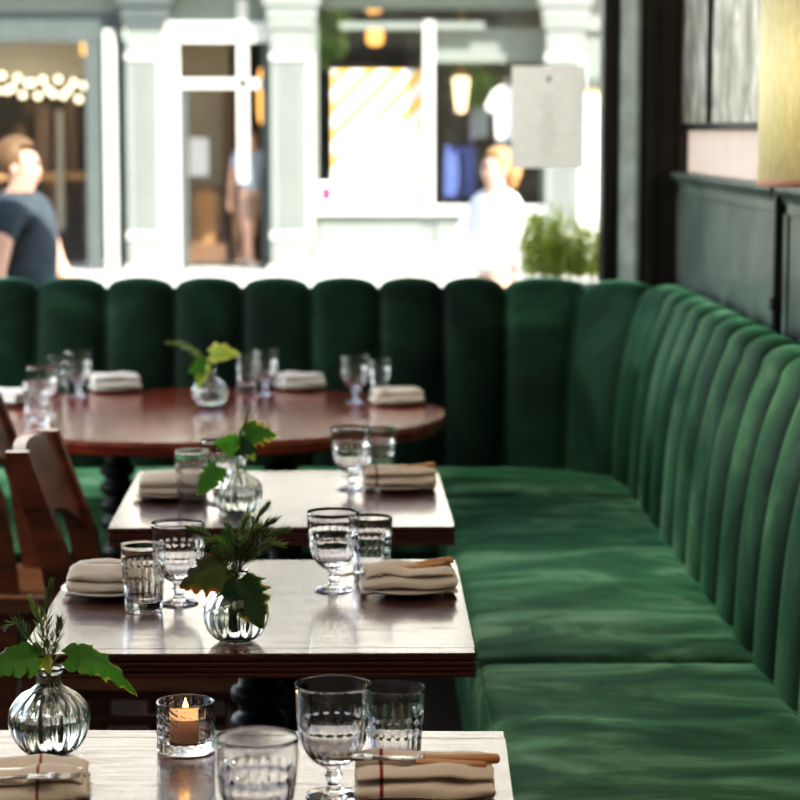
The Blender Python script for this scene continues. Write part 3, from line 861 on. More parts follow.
# ---- candle in cut glass holder
p = at(186, 751, TT)
def holder_mesh():
    O = [(0, 0), (.030, 0), (.0365, .0008), (.0385, .003)] + [(.0385, .003 + .060 * k / 90) for k in range(1, 91)] + [(.0385, .0655), (.0375, .067)]
    I = [(.0355, .067), (.0340, .0655), (.0335, .02), (.031, .0145), (.020, .0130), (0, .0130)]; nO = len(O)
    def mod(t, i, r, z):
        if i >= nO or z < .004 or z > .064: return r
        a = abs(math.sin(9 * t)); b = abs(math.sin(PI * (z - .004) / .015))
        return r - .0020 * (1 - (a ** .5) * (b ** .5)) + .0004 * math.cos(18 * t + 4 * PI * z / .015)
    bm = lathe(O + I, 144, mod); bmesh.ops.recalc_face_normals(bm, faces=bm.faces); return bm
me = mesh_from(holder_mesh(), M['glass'], 'candle_holder')
o = bpy.data.objects.new('candle_holder', me); C.objects.link(o); o.location = (p.x, p.y, TT + .0005)
tag(o, 'small cut glass cylinder candle holder with a lit tealight', 'candle holder')
cd = thing('tealight_candle', 'lit peach wax tealight glowing inside the cut glass holder', 'candle', (p.x, p.y, TT + .0137))
link('wax', lathe([(0, 0), (.0225, 0), (.0232, .001), (.0232, .031), (.0222, .032), (.019, .0305), (0, .0298)], 40), M['wax'], cd, True)
bm = bmesh.new(); tube(bm, [(0, 0, .029), (.0005, 0, .034), (.001, 0, .038)], .0007, 6); link('wick', bm, M['wick'], cd)
link('flame', lathe([(0, .0362), (.0022, .038), (.0038, .042), (.0034, .047), (.0016, .053), (0, .058)], 16), M['flame'], cd, True)

lamp_pos = (p.x + .001, p.y, TT + .062)
# ================================================================ VASES AND SPRIGS
def vase(px, py, label):
    p = at(px, py + 0, TT); loc = Vector((p.x, p.y, TT + .0005))
    t = put('bud_vase', loc, label, 'vase', 'ribbed glass bud vases', 0)
    w = bpy.data.objects.new('water', ME['water']); C.objects.link(w); w.parent = t
    return loc
def rosemary(base, tip, label, n=64, ln=.020, curve=(0, 0, 0), mat='rosemary', start=.38, thin=1.0, seed=0):
    """base: vase location; tip: offset in metres from the vase base; stem runs from inside the vase through the mouth"""
    rnd = random.Random(seed)
    t = thing('rosemary_sprig', label, 'rosemary', base, 0, 'rosemary sprigs in the bud vases')
    tip = Vector(tip); mouth = Vector((max(-.008, min(.008, tip.x * .08)), max(-.008, min(.008, tip.y * .08)), .112))
    foot = Vector((-mouth.x * 1.4, -mouth.y * 1.4, .022)); mid = mouth.lerp(tip, .5) + Vector(curve) + Vector((0, 0, .014))
    P = spline([foot, foot.lerp(mouth, .5), mouth, mid, tip], 40)
    bm = bmesh.new(); tube(bm, P, [.0017 - .0011 * i / 40 for i in range(41)], 6); link('stem', bm, M['stem'], t, True)
    bm = bmesh.new()
    i0 = int(40 * .56)
    for k in range(n):
        f = k / n; q = i0 + (39 - i0) * f; i = int(q); pt = P[i].lerp(P[min(i + 1, 40)], q - i)
        d = (P[min(i + 1, 40)] - P[max(0, i - 1)]).normalized()
        a = k * 2.4 + rnd.uniform(-.4, .4); o = d.orthogonal().normalized(); s_ = (o * math.cos(a) + d.cross(o) * math.sin(a))
        dirn = (s_ * (.80 - .45 * f) + d * (.65 + .5 * f) + Vector((0, 0, .10))).normalized()
        L = ln * rnd.uniform(.7, 1.15) * (1 - .35 * f)
        wv = dirn.cross(d).normalized() * .0013 * thin; up = wv.cross(dirn).normalized() * .0005
        A = pt; B = pt + dirn * L * .5 + d * L * .03; D = pt + dirn * L + d * L * .10
        v = [bm.verts.new(A), bm.verts.new(B + wv), bm.verts.new(B - wv), bm.verts.new(D), bm.verts.new(B + up * 2), bm.verts.new(B - up)]
        for tri in ((0, 1, 4), (0, 4, 2), (4, 1, 3), (2, 4, 3), (0, 5, 1), (0, 2, 5), (1, 5, 3), (5, 2, 3)): bm.faces.new([v[q_] for q_ in tri])
    link('needles', bm, M[mat], t)
    return t
def leaf(parent, base, direction, normal, L, W, mat, droop=.2, fold=.25, lobes=2.5, seed=0, edge=1.0, twist=0.):
    rnd = random.Random(seed)
    d = Vector(direction).normalized(); nrm = Vector(normal); nrm = (nrm - d * nrm.dot(d)).normalized(); sd = d.cross(nrm)
    bm = bmesh.new(); lay = bm.loops.layers.color.new('edge') if False else None
    cl = []; n = 30; cols = []
    for i in range(n + 1):
        u = i / n
        w_ = W * .5 * max(0, math.sin(PI * min(1, u * .93 + .05) ** .62)) ** .85 * (1 - .15 * u)
        saw = (u * lobes * 2) % 1.0
        w_ *= .80 + .34 * saw * (1 if u < .92 else .3)
        w_ *= 1 + .10 * math.sin(u * 40 + seed)
        if i == n: w_ = 0.0004
        row = []; rc = []
        for v in (-1, -.72, -.36, 0, .36, .72, 1):
            lag = -.16 * abs(v) * L * (1 - u) * .8      # side veins sweep back at the base, lobes point forward
            x = u * L + lag + .03 * L * abs(v) * saw
            y = v * w_
            z = fold * abs(y) + .05 * L * math.sin(v * 3 + u * 5 + seed) * .5 + twist * y * u
            row.append(bm.verts.new(Vector(base) + d * x + sd * y + nrm * z - Vector((0, 0, droop * L * u * u)))); rc.append(abs(v) ** 1.5 * .62 * edge + .28 * u * edge)
        cols.append(rc); cl.append(row)
    for a, b in zip(cl, cl[1:]):
        for k in range(6): bm.faces.new((a[k], a[k + 1], b[k + 1], b[k]))
    vals = [c for rc in cols for c in rc]
    o = link('leaf', bm, M[mat], parent, True)
    at_ = o.data.attributes.new('edge', 'FLOAT', 'POINT')
    for i, v in enumerate(vals): at_.data[i].value = v
    return o
def leafy(base, label, leaves, tip, mat='green_stem', seed=0, kind='ivy_stem', cat='ivy'):
    t = thing(kind, label, cat, base, 0, 'leafy stems in the bud vases')
    tip = Vector(tip); mouth = Vector((max(-.009, min(.009, tip.x * .12)), max(-.009, min(.009, tip.y * .12)), .112)); foot = Vector((-mouth.x, -mouth.y * 1.2, .03))
    P = spline([foot, foot.lerp(mouth, .55), mouth, mouth.lerp(tip, .5) + Vector((0, 0, .008)), tip], 24)
    bm = bmesh.new(); tube(bm, P, [.0016 - .0007 * i / 24 for i in range(25)], 6); link('stem', bm, M[mat], t, True)
    for k, lf in enumerate(leaves):
        q = lf.pop('at', 1.0); b = P[int(24 * q)]
        leaf(t, b, seed=seed + k * 3, **lf)
    return t
def px3(d):       # metres per photograph pixel at distance d
    return d / F
# candlelit table vase
v = vase(50, 754, 'ribbed glass bud vase of rosemary and drooping leaves on the candlelit table'); k = px3(v.y)
lb = 'rosemary sprig standing in the bud vase on the candlelit table'
rosemary(v, (4 * k, .0, 178 * k), lb, 64, .024, (-.004, 0, 0), 'rosemary', seed=1)
rosemary(v, (-18 * k, .012, 158 * k), lb, 56, .024, (.002, 0, 0), 'rosemary_light', seed=2)
rosemary(v, (13 * k, -.01, 140 * k), lb, 50, .022, (.004, 0, 0), 'rosemary', seed=3)
rosemary(v, (-44 * k, .02, 128 * k), 'feathery rosemary sprig leaning over to the chair side in the candlelit table vase', 60, .024, (-.004, 0, .014), 'rosemary', thin=.6, seed=4)
leafy(v, 'long drooping green leaf with a ragged yellow tip, candle side of its vase', [
    dict(direction=(1, -.15, .30), normal=(0, -.6, .8), L=74 * k, W=44 * k, mat='leaf', droop=.85, fold=-.3, lobes=2.5, edge=.75)], (21 * k, -.006, 104 * k), seed=4, kind='vine_stem', cat='leaf')
leafy(v, 'broad green leaf hanging over the outer chair side of the candlelit table vase', [
    dict(direction=(-1, -.1, .2), normal=(0, -.6, .8), L=66 * k, W=50 * k, mat='leaf', droop=.45, fold=-.3, lobes=2.5, edge=.45),
    dict(direction=(.5, -.9, -.35), normal=(0, -.8, .6), L=20 * k, W=18 * k, mat='leaf_yellow', droop=.3, lobes=1.5, at=.72)], (-10 * k, -.006, 103 * k), seed=9, kind='vine_stem', cat='leaf')
# table behind it
v = vase(236, 641, 'ribbed glass bud vase with a bushy dark bouquet ' + t3); k = px3(v.y)
lb = 'rosemary sprig in the bushy bouquet ' + t3
for i, (dx, dy, dz, ln) in enumerate(((10, 0, 124, .028), (32, .01, 138, .030), (50, -.01, 114, .030), (24, -.02, 118, .028), (-8, .01, 116, .026), (-46, .0, 116, .026), (46, .02, 96, .030), (4, -.03, 104, .026), (40, -.015, 126, .030), (-24, -.02, 104, .026))):
    rosemary(v, (dx * k, dy, dz * k), lb, 72, ln, (0, 0, .004), 'rosemary' if i % 3 else 'rosemary_light', seed=10 + i)
leafy(v, 'dark green leaf with yellow tips on the bouquet ' + t3, [
    dict(direction=(.45, -.55, -.75), normal=(.15, -.8, .55), L=54 * k, W=54 * k, mat='leaf_dark', droop=.1, fold=-.3, lobes=2.5, edge=.85)], (5 * k, -.022, 66 * k), seed=13, kind='vine_stem', cat='leaf')
leafy(v, 'rusty brown leaf in the bouquet ' + t3, [
    dict(direction=(-1, -.35, -.12), normal=(-.1, -.85, .5), L=50 * k, W=50 * k, mat='leaf_rust', droop=.25, fold=-.3, lobes=2.5, edge=.9)], (-8 * k, -.012, 78 * k), seed=17, kind='vine_stem', cat='leaf')
leafy(v, 'dark upright leaf behind the bouquet ' + t3, [
    dict(direction=(-.1, .3, 1), normal=(0, -1, .2), L=34 * k, W=34 * k, mat='leaf_dark', droop=.1, lobes=2.5, edge=.5)], (-8 * k, .012, 84 * k), seed=21, kind='vine_stem', cat='leaf')
# square table in front of the round one
v = vase(238, 514, 'ribbed glass bud vase of bright ivy ' + t2); k = px3(v.y)
rosemary(v, (13 * k, .0, 110 * k), 'single upright rosemary sprig above the ivy ' + t2, 60, .020, (0, 0, 0), seed=31)
rosemary(v, (4 * k, .02, 84 * k), 'short rosemary sprig among the ivy ' + t2, 50, .020, (0, 0, 0), seed=32)
leafy(v, 'ivy stem with one large bright green leaf ' + t2, [
    dict(direction=(-.62, -.3, -.75), normal=(-.2, -.9, .35), L=32 * k, W=30 * k, mat='leaf', droop=.12, fold=-.2, lobes=2.5, edge=.7)], (-19 * k, -.03, 44 * k + .012), seed=33)
leafy(v, 'ivy stem with yellow-edged leaves ' + t2, [
    dict(direction=(1, -.2, .2), normal=(-.1, -.8, .6), L=34 * k, W=34 * k, mat='leaf', droop=.3, fold=-.2, lobes=2.5, edge=1.0),
    dict(direction=(.5, -.4, -.8), normal=(.2, -.9, .3), L=24 * k, W=24 * k, mat='leaf_yellow', droop=.1, lobes=2.5, at=.86, edge=.8)], (8 * k, -.01, 84 * k), seed=36)
leafy(v, 'ivy stem with small green leaves in the middle ' + t2, [
    dict(direction=(-.9, -.2, .35), normal=(.1, -.9, .4), L=26 * k, W=26 * k, mat='leaf', droop=.2, lobes=2.5, edge=.4),
    dict(direction=(.7, -.5, .1), normal=(.1, -.9, .5), L=26 * k, W=26 * k, mat='leaf_dark', droop=.2, lobes=2.5, at=.92, edge=.5)], (0, -.02, 70 * k), seed=39)
# round table
v = vase(210, 408, 'ribbed glass bud vase of pale yellow-green leaves on the round table'); k = px3(v.y)
lb = 'rosemary sprig leaning toward the chairs from the round table vase'
rosemary(v, (-42 * k, 0, 66 * k), lb, 60, .026, (0, 0, .012), 'rosemary_light', thin=1.5, seed=41)
rosemary(v, (-26 * k, .02, 60 * k), lb, 50, .026, (0, 0, .006), 'rosemary_light', thin=1.5, seed=42)
rosemary(v, (16 * k, .0, 50 * k), 'short rosemary sprig under the yellow leaf of the round table vase', 50, .026, (0, 0, .0), 'rosemary', thin=1.5, seed=43)
leafy(v, 'large pale yellow leaf at the top of the round table vase', [
    dict(direction=(.95, -.3, .25), normal=(-.2, -.75, .7), L=32 * k, W=26 * k, mat='leaf_yellow', droop=.25, lobes=1.5, edge=1.0)], (2 * k, -.01, 54 * k), seed=44)
leafy(v, 'yellow-green leaves hanging over the neck of the round table vase', [
    dict(direction=(-.3, -.4, -.9), normal=(-.2, -.9, .3), L=26 * k, W=16 * k, mat='leaf_yellow', droop=.1, lobes=1.5, edge=.6),
    dict(direction=(-.9, -.3, -.3), normal=(-.2, -.9, .3), L=18 * k, W=20 * k, mat='leaf', droop=.1, lobes=1.5, edge=.6)], (-4 * k, -.02, 44 * k), seed=47)

# ================================================================ MENU SHEET + PLANTER AT THE WINDOW
a = atY(512, 66, 8.05); b = atY(584, 168, 8.05)
mn = thing('menu_sheet', 'cream paper menu sheet taped to the street window', 'menu', ((a.x + b.x) / 2, 8.052, b.z))
W_, H_ = b.x - a.x, a.z - b.z
link('paper', boxm(-W_ / 2, W_ / 2, -.0012, 0, 0, H_), M['paper'], mn)
bm = bmesh.new(); rr = random.Random(4)
for i in range(13):
    z = H_ * (.70 - i * .048); w_ = W_ * rr.uniform(.12, .32); boxm(-w_ / 2, w_ / 2, -.0016, -.0012, z, z + .0035, bm=bm)
link('print_lines', bm, M['ink'], mn)
bm = bmesh.new(); boxm(-.004, .006, -.0017, -.0012, H_ * .845, H_ * .875, bm=bm); boxm(-.002, .008, -.0017, -.0012, H_ * .87, H_ * .90, bm=bm)
link('emblem', bm, M['ink_dark'], mn)
pl = thing('herb_planter', 'zinc window box on the outside sill', 'planter', (.70, 8.28, .882))
bm = boxm(-.17, .17, -.06, .06, 0, .13, .006); boxm(-.175, .175, -.066, .066, .115, .135, .004, bm)
link('trough', bm, M['terracotta'], pl)
hb = thing('rosemary_bush', 'bushy green rosemary plant growing in the window box outside the glass', 'plant', (.70, 8.28, .96))
bm = bmesh.new(); bn = bmesh.new(); rr = random.Random(12)
for i in range(80):
    x0, y0 = rr.uniform(-.12, .13), rr.uniform(-.04, .04); hh = rr.uniform(.12, .30) * (1 - .9 * abs(x0 + .03) ** 1.0 * 1.2)
    P = spline([(x0, y0, .06), (x0 * 1.1 + rr.uniform(-.01, .01), y0, .06 + hh * .5), (x0 * 1.18 + rr.uniform(-.03, .03), y0 + rr.uniform(-.03, .03), .06 + hh)], 14)
    tube(bm, P, .0014, 5)
    for k_ in range(34):
        q = .15 + .85 * k_ / 34; pt = P[int(14 * q)]; aa = k_ * 2.4
        dr = Vector((math.cos(aa) * .8, math.sin(aa) * .8, .7)).normalized(); L = rr.uniform(.024, .04); sd = dr.orthogonal().normalized() * .0032
        v0 = bn.verts.new(pt); v1 = bn.verts.new(pt + dr * L * .5 + sd); v2 = bn.verts.new(pt + dr * L); v3 = bn.verts.new(pt + dr * L * .5 - sd)
        bn.faces.new((v0, v1, v2, v3))
link('stems', bm, M['green_stem'], hb); link('needles', bn, thin('sunlit_herb', (.62, .68, .17), .5), hb)

# ================================================================ STREET AND SHOPS OPPOSITE
ZS = -.20
struct(link('street', boxm(-40, 40, 12.2, 26.5, ZS - .3, ZS - .10), M['asphalt2']))
struct(link('sidewalk_far', boxm(-40, 40, 26.5, 36, ZS - .3, ZS), M['asphalt']))
struct(link('sidewalk_near', boxm(-40, 40, 8.2, 12.2, ZS - .3, ZS), M['asphalt']))
YF = 29.5
def X(px, Y=YF): return atY(px, 130, Y).x
def Z(py, Y=YF): return atY(400, py, Y).z
def pb(bm, x0, y0, x1, y1, ya, yb, bev=0):
    """box whose front face (at depth ya) spans the given photograph rectangle"""
    return boxm(X(x0, ya), X(x1, ya), ya, yb, Z(y1, ya), Z(y0, ya), bev, bm)
def part(name, rects, ya, yb, mat, parent, bev=0):
    bm = bmesh.new()
    for r in rects: pb(bm, *r, ya, yb, bev)
    return link(name, bm, M[mat], parent)
# building shell
bd = thing('street_building', 'pale rendered building across the street above the shopfronts', 'building')
bm = boxm(-11, 9, YF - .1, 33.5, Z(-9), 9.5); link('upper_wall', bm, M['facade'], bd)
bm = bmesh.new()
for i in range(7):
    x = -9.5 + i * 2.7; boxm(x, x + 1.1, YF - .13, YF - .08, 4.6, 6.8, .02, bm)
    link('window', bm, M['pil_dark'], bd); bm = bmesh.new()
bm.free()
link('cornice', boxm(-11, 9, YF - .45, YF - .1, Z(-9), Z(-9) + .25, .03), M['pil_white'], bd)
# bar front
br = thing('bar_shopfront', 'dark bar front with a warm string of bulbs inside, across the street', 'shopfront')
part('fascia', [(-420, 12, 122, 42)], YF - .05, YF + .3, 'pil_dark', br)
part('sign_board', [(-420, -6, 122, 12)], YF - .1, YF + .2, 'blind', br)
part('ceiling_panel', [(-420, 42, 96, 78)], YF + 1.0, YF + 1.1, 'beige', br)
part('interior_wall', [(-420, 40, 122, 275)], YF + 2.4, YF + 2.5, 'bar_dark', br)
part('bar_counter', [(-300, 172, 82, 180)], YF + 1.6, YF + 2.1, 'orange_wood', br)
part('tall_cupboard', [(36, 104, 50, 172), (66, 96, 74, 172)], YF + 1.7, YF + 2.2, 'brown', br)
part('pale_curtain', [(56, 110, 63, 230), (-30, 100, -8, 260)], YF + 1.5, YF + 1.58, 'beige', br)
part('bar_front', [(-300, 180, 82, 272)], YF + 1.65, YF + 2.0, 'bar_dark', br)
part('window_frame', [(86, 40, 101, 274), (119, 40, 127, 274), (-140, 40, -125, 274)], YF - .05, YF + .15, 'pil_dark', br)
part('white_post', [(105, 30, 116, 274)], YF - .12, YF + .12, 'pil_white', br)
part('pane', [(-125, 42, 86, 272)], YF + .05, YF + .06, 'shop_pane', br)
st = thing('string_light', 'glowing festoon of round bulbs hung across the bar window', 'lights', (0, YF + .7, 0))
Yb = YF + .7; bm = bmesh.new(); pts = []
for i in range(19):
    px = -8 + i * 5.1; py = 84 + .35 * i + 9 * math.sin(i * 2.3); q = atY(px, py, Yb); pts.append(Vector((q.x, 0, q.z)))
tube(bm, [p + Vector((0, 0, .05)) for p in pts], .008, 5); link('wire', bm, M['black_frame'], st)
for p in pts:
    bm = bmesh.new(); sphere(bm, p, .047, u=10, v=8); link('bulb', bm, M['white_bulb'], st, True)
def pendant(px, py, Y, w, h, label, mat='orange_glow'):  # pendant reflections in the window glass, built as glowing shapes in the shops
    q = atY(px, py, Y); t = thing('pendant_reflection', label, 'lamp', q, 0, 'orange pendant lamp reflections')
    s_ = Y / F
    bm = lathe([(w * .25 * s_, h * .5 * s_), (w * .42 * s_, h * .35 * s_), (w * .5 * s_, 0), (w * .42 * s_, -h * .4 * s_), (w * .25 * s_, -h * .5 * s_), (0, -h * .5 * s_)], 16)
    link('lamp_shade', bm, M[mat], t, True)
    bm = bmesh.new(); tube(bm, [(0, 0, h * .5 * s_), (0, 0, min(h * .5 * s_ + .7, Z(-8) - q.z))], .012, 6); link('cord', bm, M['black_frame'], t)
pendant(88, 46, YF + .4, 15, 20, 'small orange lamp reflection at the corner of the bar window across the street')
pendant(375, 36, YF + .9, 17, 18, 'lower orange pendant lamp reflection above the striped poster')
pendant(374, 4, YF + 1.2, 16, 18, 'upper orange pendant lamp reflection above the striped poster')
pendant(262, 96, YF + .5, 9, 54, 'tall narrow orange lamp reflection beside the doorway')
# pilasters
def pilaster(x0, x1, label, flare=8):
    t = thing('shop_pilaster', label, 'pilaster', (0, 0, 0), 0, 'pale pilasters between the shopfronts')
    bm = bmesh.new(); pb(bm, x0, 22, x1, 276, YF - .25, YF + .1, .01)
    link('shaft', bm, M['pil'], t)
    bm = bmesh.new(); w_ = x1 - x0; n = 7
    for i in range(n):
        xa = x0 + w_ * .2 + w_ * .6 * i / n; pb(bm, xa, 62, xa + w_ * .6 / n * .6, 230, YF - .27, YF - .24)
    link('fluting', bm, M['pil'], t)
    bm = bmesh.new(); pb(bm, x0 - flare * .3, 20, x1 + flare * .3, 28, YF - .30, YF, .01); pb(bm, x0 - flare, -8, x1 + flare, 6, YF - .36, YF, .02); pb(bm, x0 - flare * .6, 6, x1 + flare * .6, 20, YF - .32, YF, .03)
    link('capital', bm, M['pil_dark' if x0 < 140 else 'pil'], t)
    bm = bmesh.new(); pb(bm, x0 - 1, 54, x1 + 1, 60, YF - .29, YF, .01); pb(bm, x0 - 1, 232, x1 + 1, 239, YF - .29, YF, .01); pb(bm, x0 - 4, 266, x1 + 4, 278, YF - .32, YF, .01)
    pb(bm, x1 - w_ * .13, 60, x1 + 1, 232, YF - .28, YF, .005)
    link('moulding', bm, M['pil_white'], t)
pilaster(127, 163, 'pale fluted pilaster between the bar and the white doorway across the street', 10)
pilaster(271, 312, 'pale fluted pilaster between the doorway and the clothes shop across the street', 8)
pilaster(546, 584, 'pale pilaster behind the menu sheet across the street', 8)
# doorway
dw = thing('doorway_shopfront', 'white framed glazed doorway between two pilasters across the street', 'shopfront')
part('lintel', [(163, 22, 271, 42)], YF - .08, YF + .2, 'pil_white', dw)
part('fascia', [(163, -6, 271, 22)], YF - .02, YF + .3, 'blind', dw)
part('door_frame_and_glare', [(163, 40, 179, 274), (238, 0, 248, 182), (176, 79, 262, 88)], YF - .04, YF + .16, 'pil_white', dw)  # the tall middle bar is a blown highlight, built as a white post
part('green_post', [(179, 88, 187, 274), (262, 40, 271, 274)], YF, YF + .14, 'pil_dark', dw)
part('interior_wall', [(172, 40, 230, 242)], YF + 1.6, YF + 1.7, 'beige', dw)
part('dark_recess', [(224, 40, 270.5, 276)], YF + 1.75, YF + 1.85, 'bar_dark', dw)
part('brown_pillar', [(222, 88, 233, 270)], YF + 1.4, YF + 1.6, 'brown', dw)
part('step', [(176, 244, 226, 262)], YF + .6, YF + 1.2, 'brown', dw)
part('pane', [(187, 90, 238, 270)], YF + .05, YF + .06, 'shop_pane', dw)
nt_ = part('notice', [(189, 138, 208, 176)], YF + .9, YF + .92, 'white', None); tag(nt_, 'white notice sheet inside the doorway across the street', 'notice')
ab = thing('wooden_board', 'leaning pale wooden board standing inside the doorway across the street', 'board')
part('panel', [(195, 190, 217, 244)], YF + .8, YF + .84, 'orange_wood', ab); part('frame', [(192, 186, 196, 246), (216, 186, 220, 246), (192, 186, 220, 191)], YF + .78, YF + .86, 'brown', ab)
# clothes shop
cs = thing('clothes_shopfront', 'grey-green clothes shop front with a panelled base across the street', 'shopfront')
part('fascia', [(312, -6, 548, 6)], YF - .05, YF + .3, 'blind', cs)
part('blind', [(434, 28, 548, 62)], YF + .25, YF + .28, 'blind', cs)
part('window_frame', [(312, 4, 548, 9), (340, 22, 484, 29), (312, 4, 318, 208), (541, 4, 548, 208)], YF - .02, YF + .14, 'blind', cs)
part('mullion', [(424, 20, 434, 208)], YF - .03, YF + .15, 'pil_white', cs)
part('interior_wall', [(313, 0, 545, 225)], YF + 2.2, YF + 2.3, 'shop_dark', cs)
part('pane', [(318, 10, 541, 206)], YF + .05, YF + .06, 'shop_pane', cs)
part('sill', [(308, 206, 553, 215)], YF - .22, YF + .3, 'pil_white', cs, .01)
sr = part('stall_riser', [(312, 215, 548, 278)], YF - .05, YF + .2, 'pil', cs)
part('base_ledge', [(312, 258, 548, 266)], YF - .16, YF, 'pil_white', cs, .01)
for x0, x1 in ((318, 420), (436, 540)):
    pn = part('riser_panel', [(x0, 222, x1, 246)], YF - .09, YF, 'pil', cs, .02)
    part('ledge', [(x0 - 2, 245, x1 + 2, 252)], YF - .13, YF, 'pil_white', cs, .008)
a = atY(332, 70, YF + .25); b = atY(428, 208, YF + .25)
po = thing('striped_poster', 'big white poster with orange diagonal stripes in the shop window', 'poster', (a.x, YF + .25, b.z))
link('stripes', boxm(0, b.x - a.x, 0, .02, 0, a.z - b.z), M['hazard'], po)
wd, hh = b.x - a.x, a.z - b.z
bm = bmesh.new()      # white centre sheet, its top corner cut on the slant
sh = [(.12, .02), (wd - .10, .02), (wd - .10, hh * .60), (wd * .52, hh * .66), (wd * .2, hh * .55), (.12, hh * .48)]
bm.faces.new([bm.verts.new((x, -.004, z)) for x, z in sh]); link('white_sheet', bm, M['white'], po)
link('caption_mark', boxm(.10, .25, -.012, -.005, .02, .11), M['ink_dark'], po)
bx_ = thing('carton', 'small white carton with a pink mark on the shop window sill', 'box', (X(325), YF + .2, Z(206)))
link('carton_body', boxm(-.11, .11, -.06, .1, 0, .30, .01), M['white'], bx_); link('pink_mark', boxm(-.06, .085, -.066, -.06, .06, .24), M['pinkprint'], bx_)
q = atY(461, 92, YF + .7)
ln_ = thing('glass_lantern', 'tapered glowing glass lantern hanging in the clothes shop window', 'lantern', q)
link('glass', lathe([(.03, -.26), (.06, -.24), (.105, .14), (.09, .19), (0, .19)], 6), M['lantern_glow'], ln_)
bm = lathe([(.115, .19), (.10, .22), (.03, .29), (0, .30)], 6); tube(bm, [(0, 0, .28), (0, 0, 1.2)], .012, 6); link('cap', bm, M['brass'], ln_)
# clothes
def garment(name, label, rects, Y, mat, cat):
    t = thing(name, label, cat)
    for n_, poly, m_ in rects:
        bm = bmesh.new(); fr_, bk = [], []
        for px, py in poly:
            q = atY(px, py, Y); fr_.append(bm.verts.new(q)); bk.append(bm.verts.new(q + Vector((0, .09, 0))))
        bm.faces.new(fr_); bm.faces.new(list(reversed(bk)))
        for i in range(len(poly)):
            j = (i + 1) % len(poly); bm.faces.new((fr_[i], bk[i], bk[j], fr_[j]))
        bmesh.ops.recalc_face_normals(bm, faces=bm.faces)
        o = link(n_, bm, M[m_], t)
        b_ = o.modifiers.new('soft', 'BEVEL'); b_.width = .03; b_.segments = 3
    return t
garment('hanging_jeans', 'blue jeans hanging in the clothes shop window', [('leg', [(444, 152), (458, 150), (460, 198), (443, 198)], 'denim'), ('leg', [(462, 150), (476, 152), (475, 196), (463, 198)], 'denim'), ('waistband', [(444, 146), (476, 146), (476, 152), (444, 152)], 'denim')], YF + 1.0, None, 'jeans')
garment('hanging_shirt', 'lilac grey shirt hung above the jeans in the shop window', [('body', [(446, 118), (452, 112), (462, 112), (470, 118), (470, 143), (447, 143)], 'shop_dark'), ('sleeve', [(470, 118), (476, 126), (474, 142), (470, 142)], 'lilac'), ('collar', [(453, 110), (461, 110), (459, 114), (455, 114)], 'lilac')], YF + 1.3, None, 'shirt')
garment('display_shirt', 'pale blue shirt on display beside the lantern in the shop window', [('body', [(470, 108), (488, 108), (488, 138), (471, 138)], 'shirt_blue'), ('collar', [(475, 105), (483, 105), (481, 109), (477, 109)], 'shirt_blue')], YF + 1.6, None, 'shirt')
mq = garment('white_tee', 'bright white short sleeved tee on a shop mannequin', [('body', [(494, 90), (502, 86), (510, 86), (518, 90), (517, 140), (496, 140)], 'white'), ('sleeve', [(494, 90), (497, 110), (489, 112), (485, 106)], 'white'), ('sleeve', [(518, 90), (526, 106), (522, 112), (516, 110)], 'white')], YF + .4, None, 'tee shirt')
mn2 = thing('mannequin', 'mannequin wearing the white tee in the shop window', 'mannequin')
q = atY(506, 140, YF + .5)
bm = lathe([(0, ZS + .75 - q.z), (.04, ZS + .75 - q.z), (.04, -.3), (.13, -.26), (.16, -.08), (.14, 0), (0, 0)], 16, center=(q.x, YF + .45, q.z)); link('stand', bm, M['navy'], mn2, True)
bm = lathe([(.05, .70), (.05, .78), (.02, .80), (0, .80)], 14, center=(q.x, YF + .45, q.z)); link('neck', bm, M['beige'], mn2, True)
def foliage(name, label, cx, cy, Y, rx, rz_, n, sz, seed, mat):
    rr = random.Random(seed); q = atY(cx, cy, Y); t = thing(name, label, 'plant', q)
    bm = bmesh.new()
    for i in range(n):
        p = Vector((rr.gauss(0, rx * .5), rr.gauss(0, rx * .3), rr.gauss(0, rz_ * .5)))
        d = Vector((rr.uniform(-1, 1), rr.uniform(-1, 1), rr.uniform(-1, .3))).normalized(); s_ = d.orthogonal().normalized() * sz * .35
        v_ = [bm.verts.new(p), bm.verts.new(p + d * sz * .5 + s_), bm.verts.new(p + d * sz), bm.verts.new(p + d * sz * .5 - s_)]; bm.faces.new(v_)
    link('foliage', bm, M[mat], t)
    bm = bmesh.new(); tube(bm, [(0, 0, -.05), (0, 0, rz_)], .015, 6); link('stem', bm, M['green_stem'], t)
M['fol'] = simple('reflected_foliage', (.13, .26, .05), .6, 0, .5, 6)
foliage('tree_reflection', 'leafy green tree reflection at the top of the clothes shop window', 328, 20, YF + .8, .22, .42, 500, .13, 3, 'fol')  # reflection of a tree in the glass, modelled as hanging leaves
foliage('plant_reflection', 'green plant reflection behind the glowing lantern', 474, 84, YF + 1.3, .22, .24, 320, .12, 5, 'fol')  # greenery reflected in the shop glass, modelled as real leaves
# yellow house beyond
yh = thing('yellow_shopfront', 'sunny yellow wall with pale pilaster at the edge of the window', 'shopfront')
part('yellow_wall', [(584, 88, 720, 278)], YF, YF + .3, 'yellow', yh)
part('fascia', [(584, -6, 720, 30)], YF - .1, YF + .3, 'pil', yh); part('dark_band', [(584, 78, 720, 90)], YF - .04, YF + .1, 'pil_dark', yh)
part('upper_panel', [(584, 28, 720, 80)], YF, YF + .3, 'blind', yh); part('pale_door', [(584, 96, 600, 276)], YF - .06, YF + .1, 'white', yh)
part('door_handle', [(590, 152, 592, 176)], YF - .1, YF - .05, 'beige', yh)

